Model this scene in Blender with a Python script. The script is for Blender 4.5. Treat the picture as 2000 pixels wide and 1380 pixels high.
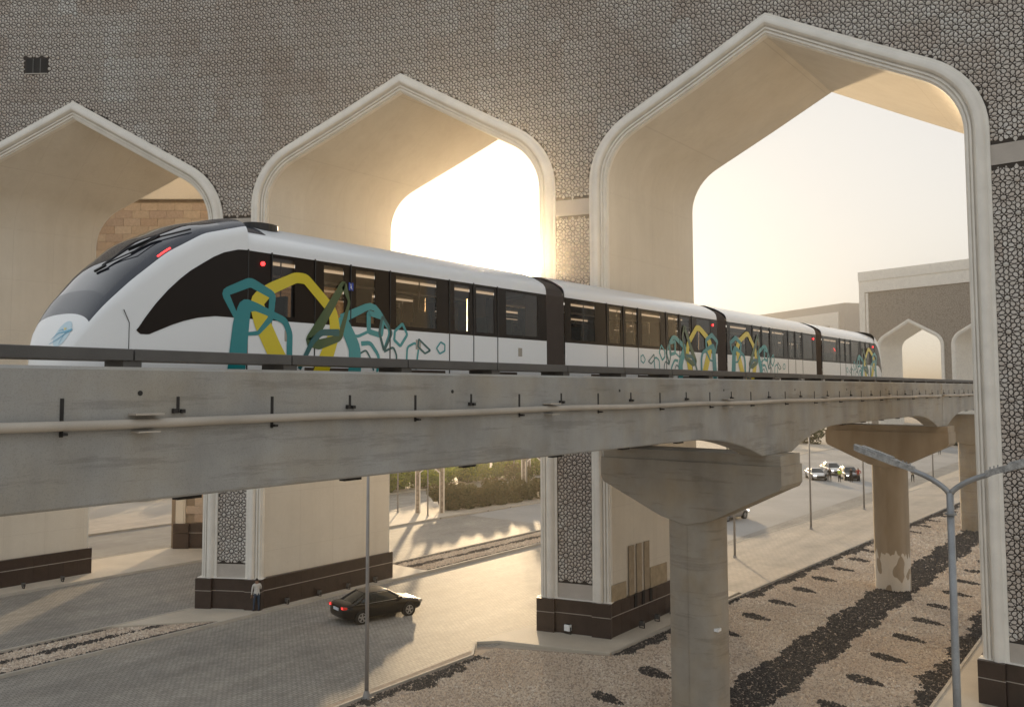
import bpy, bmesh, math, random
import numpy as np
from mathutils import Vector, Matrix, Quaternion
random.seed(7); rng = np.random.default_rng(7)
scene = bpy.context.scene
for o in list(bpy.data.objects): bpy.data.objects.remove(o)
COL = scene.collection
R = math.radians

# ------------------------------------------------------------------ camera
PHI, PITCH = R(39.649), R(3.537)
cd = bpy.data.cameras.new('camera'); cam = bpy.data.objects.new('camera', cd); COL.objects.link(cam)
cam.location = (0, 0, 12); cam.rotation_euler = (R(90) + PITCH, 0, PHI)
cd.sensor_width = 36; cd.lens = 36 * 1650 / 2000
cd.shift_x = 0.04; cd.shift_y = -0.0175
cd.clip_start = 0.1; cd.clip_end = 6000
scene.camera = cam

# ------------------------------------------------------------------ sky, sun, exposure
SUN_DIR = Vector((-0.6127, 0.7792, 0.1321)).normalized()
SUN_AZ = math.atan2(SUN_DIR.x, SUN_DIR.y); SUN_EL = math.asin(SUN_DIR.z)
w = bpy.data.worlds.new('World'); scene.world = w; w.use_nodes = True
nt = w.node_tree; nt.nodes.clear()
sky = nt.nodes.new('ShaderNodeTexSky'); sky.sky_type = 'NISHITA'; sky.sun_disc = False
sky.sun_elevation = SUN_EL; sky.sun_rotation = SUN_AZ
sky.air_density = 1.0; sky.dust_density = 6.0; sky.ozone_density = 1.0; sky.altitude = 100
gm = nt.nodes.new('ShaderNodeGamma'); gm.inputs[1].default_value = 0.105      # thick dusty air evens the sky out
hs = nt.nodes.new('ShaderNodeHueSaturation'); hs.inputs['Saturation'].default_value = 1.35; hs.inputs['Value'].default_value = 2.75
bg = nt.nodes.new('ShaderNodeBackground'); bg.inputs['Strength'].default_value = 0.15
wo = nt.nodes.new('ShaderNodeOutputWorld')
nt.links.new(sky.outputs[0], gm.inputs[0]); nt.links.new(gm.outputs[0], hs.inputs['Color']); nt.links.new(hs.outputs[0], bg.inputs[0]); nt.links.new(bg.outputs[0], wo.inputs[0])
sl = bpy.data.lights.new('sun', 'SUN'); sl.energy = 3.4; sl.angle = R(1.4); sl.color = (1.0, 0.74, 0.44)
sun = bpy.data.objects.new('sun', sl); COL.objects.link(sun)
sun.location = SUN_DIR * 300; sun.rotation_euler = SUN_DIR.to_track_quat('Z', 'Y').to_euler()
scene.view_settings.view_transform = 'Standard'; scene.view_settings.look = 'None'
scene.view_settings.gamma = 1; scene.view_settings.exposure = 0.77; scene.view_settings.use_curve_mapping = False
scene.render.engine = 'CYCLES'
scene.cycles.use_denoising = True
scene.cycles.max_bounces = 8; scene.cycles.transparent_max_bounces = 12
scene.cycles.sample_clamp_indirect = 6

# ------------------------------------------------------------------ helpers
def tag(o, label=None, cat=None, group=None, kind=None):
    if label: o['label'] = label
    if cat: o['category'] = cat
    if group: o['group'] = group
    if kind: o['kind'] = kind
    return o
def empty(name, loc, label=None, cat=None, group=None, rz=0):
    o = bpy.data.objects.new(name, None); COL.objects.link(o); o.location = loc; o.rotation_euler = (0, 0, rz)
    o.empty_display_size = .3
    return tag(o, label, cat, group)
def world_of(p):
    m = p.matrix_basis.copy()
    return m if p.parent is None else world_of(p.parent) @ p.matrix_parent_inverse @ m
def link(o, parent=None):
    COL.objects.link(o)
    if parent is not None:
        o.parent = parent
        o.matrix_parent_inverse = world_of(parent).inverted()
    return o
def mesh(name, V, F, mats, parent=None, smooth=False, mi=None, attr=None):
    me = bpy.data.meshes.new(name)
    me.from_pydata([tuple(map(float, v)) for v in V], [], F)
    for m in (mats if isinstance(mats, (list, tuple)) else [mats]): me.materials.append(m)
    if mi is not None: me.polygons.foreach_set('material_index', np.asarray(mi, dtype=np.int32))
    if smooth: me.polygons.foreach_set('use_smooth', np.ones(len(me.polygons), dtype=bool))
    if attr is not None:
        a = me.attributes.new('tone', 'FLOAT', 'POINT'); a.data.foreach_set('value', np.asarray(attr, dtype=np.float32))
    me.update()
    return link(bpy.data.objects.new(name, me), parent)
def fast_mesh(name, V, F, mat, parent=None, attr=None, smooth=False):
    # V (n,3) array, F (m,k) int array with constant k
    me = bpy.data.meshes.new(name); V = np.asarray(V, np.float32); F = np.asarray(F, np.int32); k = F.shape[1]
    me.vertices.add(len(V)); me.vertices.foreach_set('co', V.ravel())
    me.loops.add(F.size); me.loops.foreach_set('vertex_index', F.ravel())
    me.polygons.add(len(F)); me.polygons.foreach_set('loop_start', np.arange(0, F.size, k, dtype=np.int32))
    me.polygons.foreach_set('loop_total', np.full(len(F), k, np.int32))
    if smooth: me.polygons.foreach_set('use_smooth', np.ones(len(F), dtype=bool))
    me.materials.append(mat); me.update(calc_edges=True); me.validate()
    if attr is not None:
        a = me.attributes.new('tone', 'FLOAT', 'POINT'); a.data.foreach_set('value', np.asarray(attr, dtype=np.float32))
    return link(bpy.data.objects.new(name, me), parent)
class MB:
    def __init__(s): s.v = []; s.f = []; s.m = []
    def add(s, V, F, m=0):
        b = len(s.v); s.v += [tuple(v) for v in V]; s.f += [tuple(i + b for i in f) for f in F]; s.m += [m] * len(F); return s
    def box(s, x0, x1, y0, y1, z0, z1, m=0, fr=None, bev=0):
        V = [(x, y, z) for z in (z0, z1) for y in (y0, y1) for x in (x0, x1)]
        F = [(0, 2, 3, 1), (4, 5, 7, 6), (0, 1, 5, 4), (2, 6, 7, 3), (0, 4, 6, 2), (1, 3, 7, 5)]
        if bev:
            V = []
            for z, ins in ((z0, 0), (z1 - bev, 0), (z1, bev)):
                V += [(x0 + ins, y0 + ins, z), (x1 - ins, y0 + ins, z), (x1 - ins, y1 - ins, z), (x0 + ins, y1 - ins, z)]
            F = [(3, 2, 1, 0), (8, 9, 10, 11)]
            for l in (0, 4):
                for i in range(4): F.append((l + i, l + (i + 1) % 4, l + 4 + (i + 1) % 4, l + 4 + i))
        if fr: V = [fr(*v) for v in V]
        return s.add(V, F, m)
    def prism(s, poly, h0, h1, fr=lambda a, b, h: (a, b, h), m=0):
        n = len(poly); V = [fr(a, b, h0) for a, b in poly] + [fr(a, b, h1) for a, b in poly]
        F = [tuple(range(n - 1, -1, -1)), tuple(range(n, 2 * n))] + [(i, (i + 1) % n, n + (i + 1) % n, n + i) for i in range(n)]
        return s.add(V, F, m)
    def tube(s, pts, r, n=10, m=0, cap=True):
        pts = [Vector(p) for p in pts]; rs = r if isinstance(r, (list, tuple)) else [r] * len(pts)
        V = []; up = None
        for i, p in enumerate(pts):
            t = (pts[min(i + 1, len(pts) - 1)] - pts[max(i - 1, 0)]).normalized()
            if up is None: up = Vector((0, 0, 1)) if abs(t.z) < .9 else Vector((1, 0, 0))
            a = t.cross(up).normalized(); b = a.cross(t).normalized(); up = b
            for k in range(n):
                an = 2 * math.pi * k / n; V.append(p + (a * math.cos(an) + b * math.sin(an)) * rs[i])
        F = []
        for i in range(len(pts) - 1):
            for k in range(n): F.append((i * n + k, i * n + (k + 1) % n, (i + 1) * n + (k + 1) % n, (i + 1) * n + k))
        if cap: F += [tuple(range(n - 1, -1, -1)), tuple(range((len(pts) - 1) * n, len(pts) * n))]
        return s.add(V, F, m)
    def build(s, name, mats, parent=None, smooth=False):
        return mesh(name, s.v, s.f, mats, parent, smooth, s.m)
def copy_tree(o, parent=None):
    c = o.copy(); COL.objects.link(c); c.parent = parent
    for ch in o.children: copy_tree(ch, c)
    return c
def autosmooth(o, ang=35):
    me = o.data
    bm = bmesh.new(); bm.from_mesh(me)
    for f in bm.faces: f.smooth = True
    for e in bm.edges:
        if len(e.link_faces) == 2: e.smooth = e.calc_face_angle() < R(ang)
        else: e.smooth = False
    bm.to_mesh(me); bm.free(); return o

# ------------------------------------------------------------------ materials
class NT:
    def __init__(s, name):
        s.mat = bpy.data.materials.new(name); s.mat.use_nodes = True; s.t = s.mat.node_tree
        s.b = s.t.nodes['Principled BSDF']; s.out = s.t.nodes['Material Output']
    def n(s, typ, **kw):
        x = s.t.nodes.new(typ)
        for k, v in kw.items():
            if hasattr(x, k): setattr(x, k, v)
            else: x.inputs[k].default_value = v
        return x
    def l(s, a, b): s.t.links.new(a, b)
    def pos(s, scale=(1, 1, 1), rot=0):
        g = s.n('ShaderNodeNewGeometry'); m = s.n('ShaderNodeMapping'); m.inputs['Scale'].default_value = scale
        m.inputs['Rotation'].default_value = (0, 0, rot); s.l(g.outputs['Position'], m.inputs['Vector']); return m.outputs[0]
    def noise(s, vec, scale, detail=4, rough=.55):
        x = s.n('ShaderNodeTexNoise'); x.inputs['Scale'].default_value = scale; x.inputs['Detail'].default_value = detail
        x.inputs['Roughness'].default_value = rough; s.l(vec, x.inputs['Vector']); return x.outputs['Fac']
    def ramp(s, fac, stops):
        x = s.n('ShaderNodeValToRGB'); e = x.color_ramp.elements
        while len(e) < len(stops): e.new(.5)
        for el, (p, c) in zip(e, stops):
            el.position = p; el.color = (*c, 1) if len(c) == 3 else c
        s.l(fac, x.inputs[0]); return x.outputs[0]
    def mix(s, a, b, fac, mode='MIX'):
        x = s.n('ShaderNodeMix', data_type='RGBA', blend_type=mode)
        for sock, v in ((x.inputs[6], a), (x.inputs[7], b)):
            if isinstance(v, (tuple, list)): sock.default_value = (*v, 1) if len(v) == 3 else v
            else: s.l(v, sock)
        if isinstance(fac, (int, float)): x.inputs[0].default_value = fac
        else: s.l(fac, x.inputs[0])
        return x.outputs[2]
    def math(s, op, a, b=0.0):
        x = s.n('ShaderNodeMath', operation=op)
        for i, v in enumerate((a, b)):
            if isinstance(v, (int, float)): x.inputs[i].default_value = v
            else: s.l(v, x.inputs[i])
        return x.outputs[0]
    def bump(s, h, strength=.3, dist=.02):
        x = s.n('ShaderNodeBump'); x.inputs['Strength'].default_value = strength; x.inputs['Distance'].default_value = dist
        s.l(h, x.inputs['Height']); s.l(x.outputs[0], s.b.inputs['Normal'])
    def color(s, c):
        if isinstance(c, (tuple, list)): s.b.inputs['Base Color'].default_value = (*c, 1)
        else: s.l(c, s.b.inputs['Base Color'])
    def set(s, **kw):
        for k, v in kw.items(): s.b.inputs[k.replace('_', ' ')].default_value = v
        return s.mat
def sc(c, k): return tuple(min(1, x * k) for x in c)
def pmat(name, col, rough=.6, var=.12, vs=1.5, bump=0, bs=30, metallic=0, coat=0, spec=.5, fine=.06, fs=60):
    m = NT(name); p = m.pos()
    a = m.noise(p, vs, 5)
    c = m.ramp(a, [(.3, sc(col, 1 - var)), (.7, sc(col, 1 + var))])
    if fine:
        b = m.noise(p, fs, 2); c = m.mix(c, m.ramp(b, [(.3, (1 - fine * 3,) * 3), (.7, (1 + 0 * fine,) * 3)]), 1, 'MULTIPLY')
    m.color(c)
    if bump: m.bump(m.noise(p, bs, 4), bump, .01)
    return m.set(Roughness=rough, Metallic=metallic, Coat_Weight=coat, Specular_IOR_Level=spec)

M = {}
M['cream'] = pmat('cream_plaster', (.70, .645, .555), .8, .05, .35, .08, 40, fine=.02)
def m_plaster():
    m = NT('cream_plaster_soffit'); p = m.pos(); pv_ = m.pos((1.4, 1.4, .06))
    c = m.ramp(m.noise(p, .3, 5), [(.3, (.69, .63, .535)), (.7, (.77, .71, .61))])
    c = m.mix(c, m.ramp(m.noise(pv_, 1.0, 5, .6), [(.36, (.86, .84, .81)), (.56, (1, 1, 1))]), .28, 'MULTIPLY')
    c = m.mix(c, m.ramp(m.noise(p, 4.5, 4), [(.3, (.93, .93, .92)), (.6, (1, 1, 1))]), .4, 'MULTIPLY')
    b = m.n('ShaderNodeTexBrick'); g = m.n('ShaderNodeNewGeometry'); sx = m.n('ShaderNodeSeparateXYZ'); cx = m.n('ShaderNodeCombineXYZ'); m.l(g.outputs['Position'], sx.inputs[0])
    m.l(sx.outputs['Y'], cx.inputs[0]); m.l(sx.outputs['Z'], cx.inputs[1]); m.l(cx.outputs[0], b.inputs['Vector']); b.offset = 0
    for k_, v_ in (('Scale', 1), ('Brick Width', 2.4), ('Row Height', 3.1), ('Mortar Size', .012), ('Mortar Smooth', .4)): b.inputs[k_].default_value = v_
    c = m.mix(c, (.45, .39, .31), m.math('MULTIPLY', b.outputs['Fac'], .35)); m.color(c); m.bump(m.noise(p, 20, 4), .08, .01); return m.set(Roughness=.8)
M['soffit'] = m_plaster()
M['mould'] = pmat('moulding_stone', (.86, .82, .75), .65, .07, 1.2, .1, 50, fine=.03)
def m_plinth():
    m = NT('plinth_granite'); p = m.pos(); f = m.noise(p, 90, 2); g = m.noise(p, 2.2, 3)
    c = m.ramp(f, [(.35, (.030, .020, .016)), (.65, (.085, .058, .045))])
    m.color(m.mix(c, m.ramp(g, [(.3, (.8, .78, .75)), (.7, (1.15, 1.1, 1.08))]), 1, 'MULTIPLY')); return m.set(Roughness=.38)
M['plinth'] = m_plinth()
M['grout'] = pmat('grout', (.55, .5, .44), .8)
M['wall_dark'] = pmat('screen_backing', (.055, .044, .037), .85, .1, 2)
M['plain'] = pmat('plain_panel', (.52, .47, .42), .8, .06, 2, .1, 60)
def m_petal():
    m = NT('screen_panel'); at = m.n('ShaderNodeAttribute'); at.attribute_name = 'tone'; p = m.pos()
    c = m.ramp(at.outputs['Fac'], [(0, (.46, .38, .32)), (.35, (.55, .485, .43)), (.65, (.62, .58, .535)), (1, (.78, .78, .76))])
    n = m.noise(p, 9, 3); c = m.mix(c, m.ramp(n, [(.3, (.86, .86, .86)), (.7, (1.1, 1.1, 1.1))]), 1, 'MULTIPLY')
    m.color(c); m.bump(m.noise(p, 45, 3), .15, .01); return m.set(Roughness=.85)
M['petal'] = m_petal()
def m_concrete(name, col, stain=.35, warm=(1, .93, .82)):
    m = NT(name); p = m.pos(); pv = m.pos((1, 1, .22)); ph = m.pos((.25, .25, 3.2))
    big = m.noise(p, .55, 6, .6); c = m.ramp(big, [(.28, sc(col, .78)), (.5, col), (.75, sc(col, 1.16))])
    st = m.noise(pv, .8, 6, .65); c = m.mix(c, m.ramp(st, [(.35, (1 - stain,) * 3), (.58, (1, 1, 1))]), .55, 'MULTIPLY')
    hs = m.noise(ph, 1.3, 6, .7); c = m.mix(c, m.ramp(hs, [(.55, (1, 1, 1)), (.62, (.74, .73, .72))]), .7, 'MULTIPLY')
    wm = m.noise(p, .9, 3); c = m.mix(c, m.mix(c, warm, 1, 'MULTIPLY'), m.ramp(wm, [(.4, (0, 0, 0)), (.7, (1, 1, 1))]))
    sp = m.noise(p, 55, 3); c = m.mix(c, m.ramp(sp, [(.32, (.8, .8, .8)), (.5, (1, 1, 1))]), .7, 'MULTIPLY')
    m.color(c); m.bump(m.noise(p, 28, 5, .7), .25, .012); return m.set(Roughness=.82)
M['conc'] = m_concrete('beam_concrete', (.355, .345, .325), .24)
M['conc_col'] = m_concrete('pier_concrete', (.37, .33, .275), .22)
def m_peel():
    m = NT('painted_pier_concrete'); p = m.pos((1, 1, .45))
    base = m.ramp(m.noise(m.pos((1, 1, .2)), 1.4, 5), [(.3, (.28, .23, .17)), (.7, (.37, .31, .24))])
    g = m.n('ShaderNodeNewGeometry'); s = m.n('ShaderNodeSeparateXYZ'); m.l(g.outputs['Position'], s.inputs[0])
    low = m.math('LESS_THAN', m.math('ADD', s.outputs['Z'], m.math('MULTIPLY', m.noise(m.pos((1.5, 1.5, .1)), 2.5, 1), 1.6)), 2.9)
    pt = m.math('GREATER_THAN', m.noise(p, 1.6, 1), .47)
    c = m.mix(base, (.62, .58, .52), m.math('MULTIPLY', low, pt)); m.color(c); m.bump(m.noise(m.pos(), 25, 4), .2, .01)
    return m.set(Roughness=.85)
M['peel'] = m_peel()
def m_paver(name, c1, c2, bw=.22, rh=.11, rot=0.0, rough=.55, mort=.012, dirt=.5):
    m = NT(name); p = m.pos((1, 1, 1), rot)
    b = m.n('ShaderNodeTexBrick'); m.l(p, b.inputs['Vector']); b.inputs['Scale'].default_value = 1
    b.inputs['Brick Width'].default_value = bw; b.inputs['Row Height'].default_value = rh; b.inputs['Mortar Size'].default_value = mort
    b.inputs['Color1'].default_value = (*c1, 1); b.inputs['Color2'].default_value = (*c2, 1); b.inputs['Mortar'].default_value = (*sc(c1, .35), 1)
    b.inputs['Mortar Smooth'].default_value = .3
    q = m.pos(); d = m.noise(q, .22, 6, .62); e = m.noise(m.pos((1, .12, 1)), .9, 4)
    c = m.mix(b.outputs['Color'], m.ramp(d, [(.3, (1 - dirt * .5,) * 3), (.65, (1.08, 1.06, 1.02))]), 1, 'MULTIPLY')
    c = m.mix(c, m.ramp(e, [(.35, (.80, .80, .80)), (.62, (1.06, 1.06, 1.06))]), .7, 'MULTIPLY')
    f = m.noise(q, 35, 3); c = m.mix(c, m.ramp(f, [(.3, (.82, .82, .82)), (.6, (1, 1, 1))]), .8, 'MULTIPLY')
    m.color(c); h = m.math('ADD', m.math('MULTIPLY', b.outputs['Fac'], -1.0), m.math('MULTIPLY', f, .35)); m.bump(h, .55, .012)
    return m.set(Roughness=rough, Specular_IOR_Level=.22)
M['paver'] = m_paver('road_pavers', (.33, .315, .29), (.42, .40, .37), .24, .16, R(90), .68)
M['walk'] = m_paver('sidewalk_pavers', (.50, .45, .385), (.55, .495, .43), .4, .4, 0, .7, .008, .3)
M['slab'] = pmat('pavement_slab', (.58, .52, .43), .75, .10, .5, .15, 30)
M['kerb'] = pmat('kerb_concrete', (.50, .46, .40), .8, .12, 1.1, .15, 40)
M['sand'] = pmat('sandy_ground', (.52, .46, .38), .9, .18, .05, .2, 3)
M['asphalt'] = pmat('plaza_paving', (.36, .35, .335), .7, .16, .12, .1, 20)
M['soil'] = pmat('gravel_bed_soil', (.40, .325, .26), .95, .2, 3, .3, 30)
def m_stone(name, stops):
    m = NT(name); at = m.n('ShaderNodeAttribute'); at.attribute_name = 'tone'
    m.color(m.ramp(at.outputs['Fac'], stops)); return m.set(Roughness=.85)
M['pebble'] = m_stone('pale_pebbles', [(0, (.42, .32, .24)), (.4, (.57, .46, .355)), (.8, (.66, .57, .465)), (1, (.78, .71, .62))])
M['dpebble'] = m_stone('dark_pebbles', [(0, (.035, .030, .027)), (.8, (.085, .074, .064)), (1, (.2, .17, .14))])
M['white'] = NT('train_white').mat
def m_white():
    m = NT('train_white_paint'); m.color((.86, .87, .88)); return m.set(Roughness=.28, Coat_Weight=.4, Coat_Roughness=.1)
M['white'] = m_white()
def gloss(name, col, rough=.12, coat=.5, metallic=0):
    m = NT(name); m.color(col); return m.set(Roughness=rough, Coat_Weight=coat, Coat_Roughness=.05, Metallic=metallic)
M['band'] = gloss('dark_window_band', (.016, .010, .007), .22, 0); M['band'].node_tree.nodes['Principled BSDF'].inputs['Specular IOR Level'].default_value = .18
M['screen'] = gloss('windscreen_glass', (.012, .014, .022), .05, 1.0)
M['navy'] = gloss('nose_fairing', (.028, .032, .045), .25, .5)
def m_glass():
    m = NT('tinted_glass'); m.t.nodes.remove(m.b)
    tr = m.n('ShaderNodeBsdfTransparent'); tr.inputs[0].default_value = (.50, .39, .28, 1)
    gl = m.n('ShaderNodeBsdfGlossy'); gl.inputs['Roughness'].default_value = .03; gl.inputs[0].default_value = (.9, .9, .9, 1)
    fr = m.n('ShaderNodeFresnel'); fr.inputs[0].default_value = 1.5
    mx = m.n('ShaderNodeMixShader'); m.l(fr.outputs[0], mx.inputs[0]); m.l(tr.outputs[0], mx.inputs[1]); m.l(gl.outputs[0], mx.inputs[2])
    m.l(mx.outputs[0], m.out.inputs[0]); return m.mat
M['glass'] = m_glass()
M['teal'] = gloss('teal_print', (.006, .23, .25), .3, .3)
M['teal2'] = gloss('pale_teal_print', (.03, .31, .33), .3, .3)
M['tealdk'] = gloss('deep_teal_print', (.008, .115, .125), .3, .3)
M['yellow'] = gloss('yellow_print', (.70, .56, .015), .3, .3)
M['green'] = gloss('green_print', (.040, .095, .030), .3, .3)
M['black'] = gloss('black_trim', (.010, .010, .011), .45, .1)
M['rubber'] = pmat('gangway_rubber', (.075, .053, .040), .7, .1, 3, fine=0)
M['interior'] = pmat('train_interior', (.42, .38, .33), .6, .05, 2, fine=0)
M['seat'] = pmat('train_seat', (.05, .10, .12), .6, .1, 2, fine=0)
M['steel_dk'] = pmat('walkway_steel', (.135, .127, .118), .55, .12, 1.5, .1, 30, spec=.4)
M['galv'] = pmat('galvanised_steel', (.34, .345, .35), .48, .16, 2.5, .06, 25, metallic=.55)
M['lamp_grey'] = pmat('lamp_paint', (.36, .35, .345), .5, .10, 1.5, metallic=.3)
M['lumin'] = pmat('weathered_luminaire', (.38, .375, .365), .6, .35, 9, .2, 30, fine=.12, fs=40)
M['pipe'] = pmat('conduit_plastic', (.45, .40, .34), .55, .14, 1.0, fine=.03)
M['iron'] = pmat('dark_iron', (.022, .019, .017), .7, .2, 3)
M['tyre'] = pmat('tyre_rubber', (.015, .015, .015), .8, .1, 5)
M['rim'] = gloss('alloy_rim', (.5, .5, .5), .3, .2, .9)
M['carblack'] = gloss('black_car_paint', (.004, .004, .005), .22, .35); M['carblack'].node_tree.nodes['Principled BSDF'].inputs['Specular IOR Level'].default_value = .3
M['carsilver'] = gloss('silver_car_paint', (.32, .30, .28), .3, 1.0, .5)
M['carwhite'] = gloss('white_car_paint', (.68, .67, .65), .25, 1.0)
M['cardark'] = gloss('dark_grey_car_paint', (.030, .030, .033), .25, 1.0)
M['carglass'] = gloss('car_glass', (.014, .020, .020), .06, .3)
M['chrome'] = gloss('chrome', (.6, .6, .6), .15, 0, 1)
M['plate'] = gloss('number_plate', (.62, .66, .72), .4, .1)
def emit(name, col, st, base=(.3, .0, .0)):
    m = NT(name); m.color(base); m.b.inputs['Emission Color'].default_value = (*col, 1); return m.set(Emission_Strength=st, Roughness=.3)
M['red'] = emit('red_lamp', (1, .03, .03), 3.0)
M['redlens'] = emit('tail_lamp', (1, .05, .02), .12, (.28, .012, .01))
M['led'] = emit('cabin_light', (1, .93, .82), 0.55, (.8, .8, .8))
M['head'] = emit('head_lamp', (1, .95, .85), 2.5, (.8, .8, .8))

# ------------------------------------------------------------------ the gate's plan: a shallow arc
GC = np.array([-6.4356, -20.4725]); GR = 58.375; GR2 = 120.0; S0, S1 = -30.0, 10.0
def plan(s):
    s = np.asarray(s, float); sc_ = np.minimum(s, S1); e = s - sc_; th0 = S0 / GR
    th = np.where(sc_ < S0, th0 + (sc_ - S0) / GR2, sc_ / GR); rr = np.where(sc_ < S0, GR2, GR)
    cx = np.where(sc_ < S0, GC[0] - (GR2 - GR) * math.sin(th0), GC[0]); cy = np.where(sc_ < S0, GC[1] - (GR2 - GR) * math.cos(th0), GC[1])
    x = cx + rr * np.sin(th) + e * np.cos(th); y = cy + rr * np.cos(th) - e * np.sin(th)
    return x, y, th
def onwall(s, z, d=0.0):
    x, y, th = plan(s); return np.stack([x - np.sin(th) * d, y - np.cos(th) * d, np.broadcast_to(np.asarray(z, float), np.shape(x))], -1)
DEPTH = 9.7; TOP = 41.0
ARCH = [dict(c=-45.2, hw=8.95, dz=-.9), dict(c=-26.05, hw=8.52), dict(c=-7.2, hw=8.52), dict(c=11.6, hw=8.52)]
T61 = R(61)
def arch_path(a, o, z0, n=9, z_shift=0.0):
    hw = a['hw'] - o; r = 3.7 - o; xc = a['hw'] - 3.7; zc = 22.1 + a.get('dz', 0)
    pts = [(hw, z0), (hw, zc * .5), (hw, zc)]
    for i in range(1, n + 1):
        an = T61 * i / n; pts.append((xc + r * math.cos(an), zc + r * math.sin(an)))
    xt, zt = pts[-1]; za = zt + xt * math.tan(R(29))
    pts += [(xt * .5, zt + xt * .5 * math.tan(R(29))), (0, za)]
    full = [(a['c'] + x, z) for x, z in pts] + [(a['c'] - x, z) for x, z in reversed(pts[:-1])]
    return full
def arch_z(a, x, o):
    hw = a['hw'] - o; r = 3.7 - o; xc = a['hw'] - 3.7
    if x >= hw: return None
    xt = xc + r * math.cos(T61)
    z1 = 22.1 + a.get('dz', 0)
    if x > xt: return z1 + math.sqrt(max(0, r * r - (x - xc) ** 2))
    return z1 + r * math.sin(T61) + (xt - x) * math.tan(R(29))
def wall_z(s, o):
    for a in ARCH:
        z = arch_z(a, abs(s - a['c']), o)
        if z is not None: return z
    return 0.0

gate = empty('gateway', (-17, 36.5, 0), 'huge curved gateway with pointed arches and a star lattice screen over brown plinths', 'gateway')
# wall bodies
def gate_wall(name, dy, mat, d, o):
    ss = set(np.round(np.arange(-58, 22.01, .4), 3))
    for a in ARCH:
        for k in (-1, 1):
            ss.add(round(a['c'] + k * (a['hw'] - o), 4)); ss.add(a['c'])
            for i in range(13): ss.add(round(a['c'] + k * (a['hw'] - 3.7 + (3.7 - o) * math.cos(T61 * i / 12)), 4))
    ss = sorted(ss); V = []; F = []
    for s0, s1 in zip(ss[:-1], ss[1:]):
        m = (s0 + s1) / 2; ina = [a for a in ARCH if abs(m - a['c']) < a['hw'] - o]
        z = []
        for s in (s0, s1):
            if ina:
                a = ina[0]; zz = arch_z(a, min(abs(s - a['c']), a['hw'] - o - 1e-6), o); z.append(zz)
            else: z.append(0.0)
        b = len(V); p = onwall([s0, s1, s1, s0], [z[0], z[1], TOP, TOP], d); p[:, 1] += dy
        V += list(p); F.append((b, b + 1, b + 2, b + 3) if dy == 0 else (b + 3, b + 2, b + 1, b))
    return mesh(name, V, F, mat, gate)
gate_wall('front_wall', 0, M['wall_dark'], 0, .35)
gate_wall('back_wall', DEPTH, M['cream'], 0, .6)
ss = np.arange(-58, 22.01, 1.0); fr = onwall(ss, TOP - .01); V = list(fr) + list(fr + [0, DEPTH, 0]); n = len(ss)
mesh('roof_slab', V, [(i, i + 1, n + i + 1, n + i) for i in range(n - 1)], M['cream'], gate)
PROF = [(-.02, -.05), (-.02, .10), (.10, .12), (.12, .17), (.17, .25), (.25, .31), (.34, .33), (.43, .31), (.49, .25), (.52, .16), (.53, .07), (.57, .07), (.58, .17), (.65, .17), (.66, .05), (.70, .05), (.71, .11), (.79, .11), (.80, .0), (.86, .0), (.86, -.35)]
for a in ARCH:
    V = []; F = []; rows = []
    for o, d in PROF:
        pth = arch_path(a, o, 1.70); p = onwall([q[0] for q in pth], [q[1] for q in pth], d)
        rows.append(range(len(V), len(V) + len(p))); V += list(p)
    for r0, r1 in zip(rows[:-1], rows[1:]):
        for i in range(len(r0) - 1): F.append((r0[i], r0[i + 1], r1[i + 1], r1[i]))
    autosmooth(mesh('arch_moulding', V, F, M['mould'], gate), 28)
    # passage lining: swept straight along the road direction
    pth = arch_path(a, .86, 0.0); f0 = onwall([q[0] for q in pth], [q[1] for q in pth], -.33); b0 = onwall([q[0] for q in pth], [q[1] for q in pth], 0) + [0, DEPTH, 0]
    n = len(pth); nd = 4; V = [];
    for k in range(nd + 1): V += list(f0 + (b0 - f0) * k / nd)
    F = [(k * n + i, (k + 1) * n + i, (k + 1) * n + i + 1, k * n + i + 1) for k in range(nd) for i in range(n - 1)]
    autosmooth(mesh('passage_vault', V, F, M['soffit'], gate), 25)
    # rear trim
    V = []; F = []; rows = []
    for o, d in [(.0, .0), (.0, .15), (.74, .15), (.74, -.05), (.86, -.05)]:
        pth = arch_path(a, o, 1.70); p = onwall([q[0] for q in pth], [q[1] for q in pth], -d) + [0, DEPTH, 0]
        rows.append(range(len(V), len(V) + len(p))); V += list(p)
    for r0, r1 in zip(rows[:-1], rows[1:]):
        for i in range(len(r0) - 1): F.append((r0[i], r1[i], r1[i + 1], r0[i + 1]))
    mesh('rear_moulding', V, F, M['mould'], gate)
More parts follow.
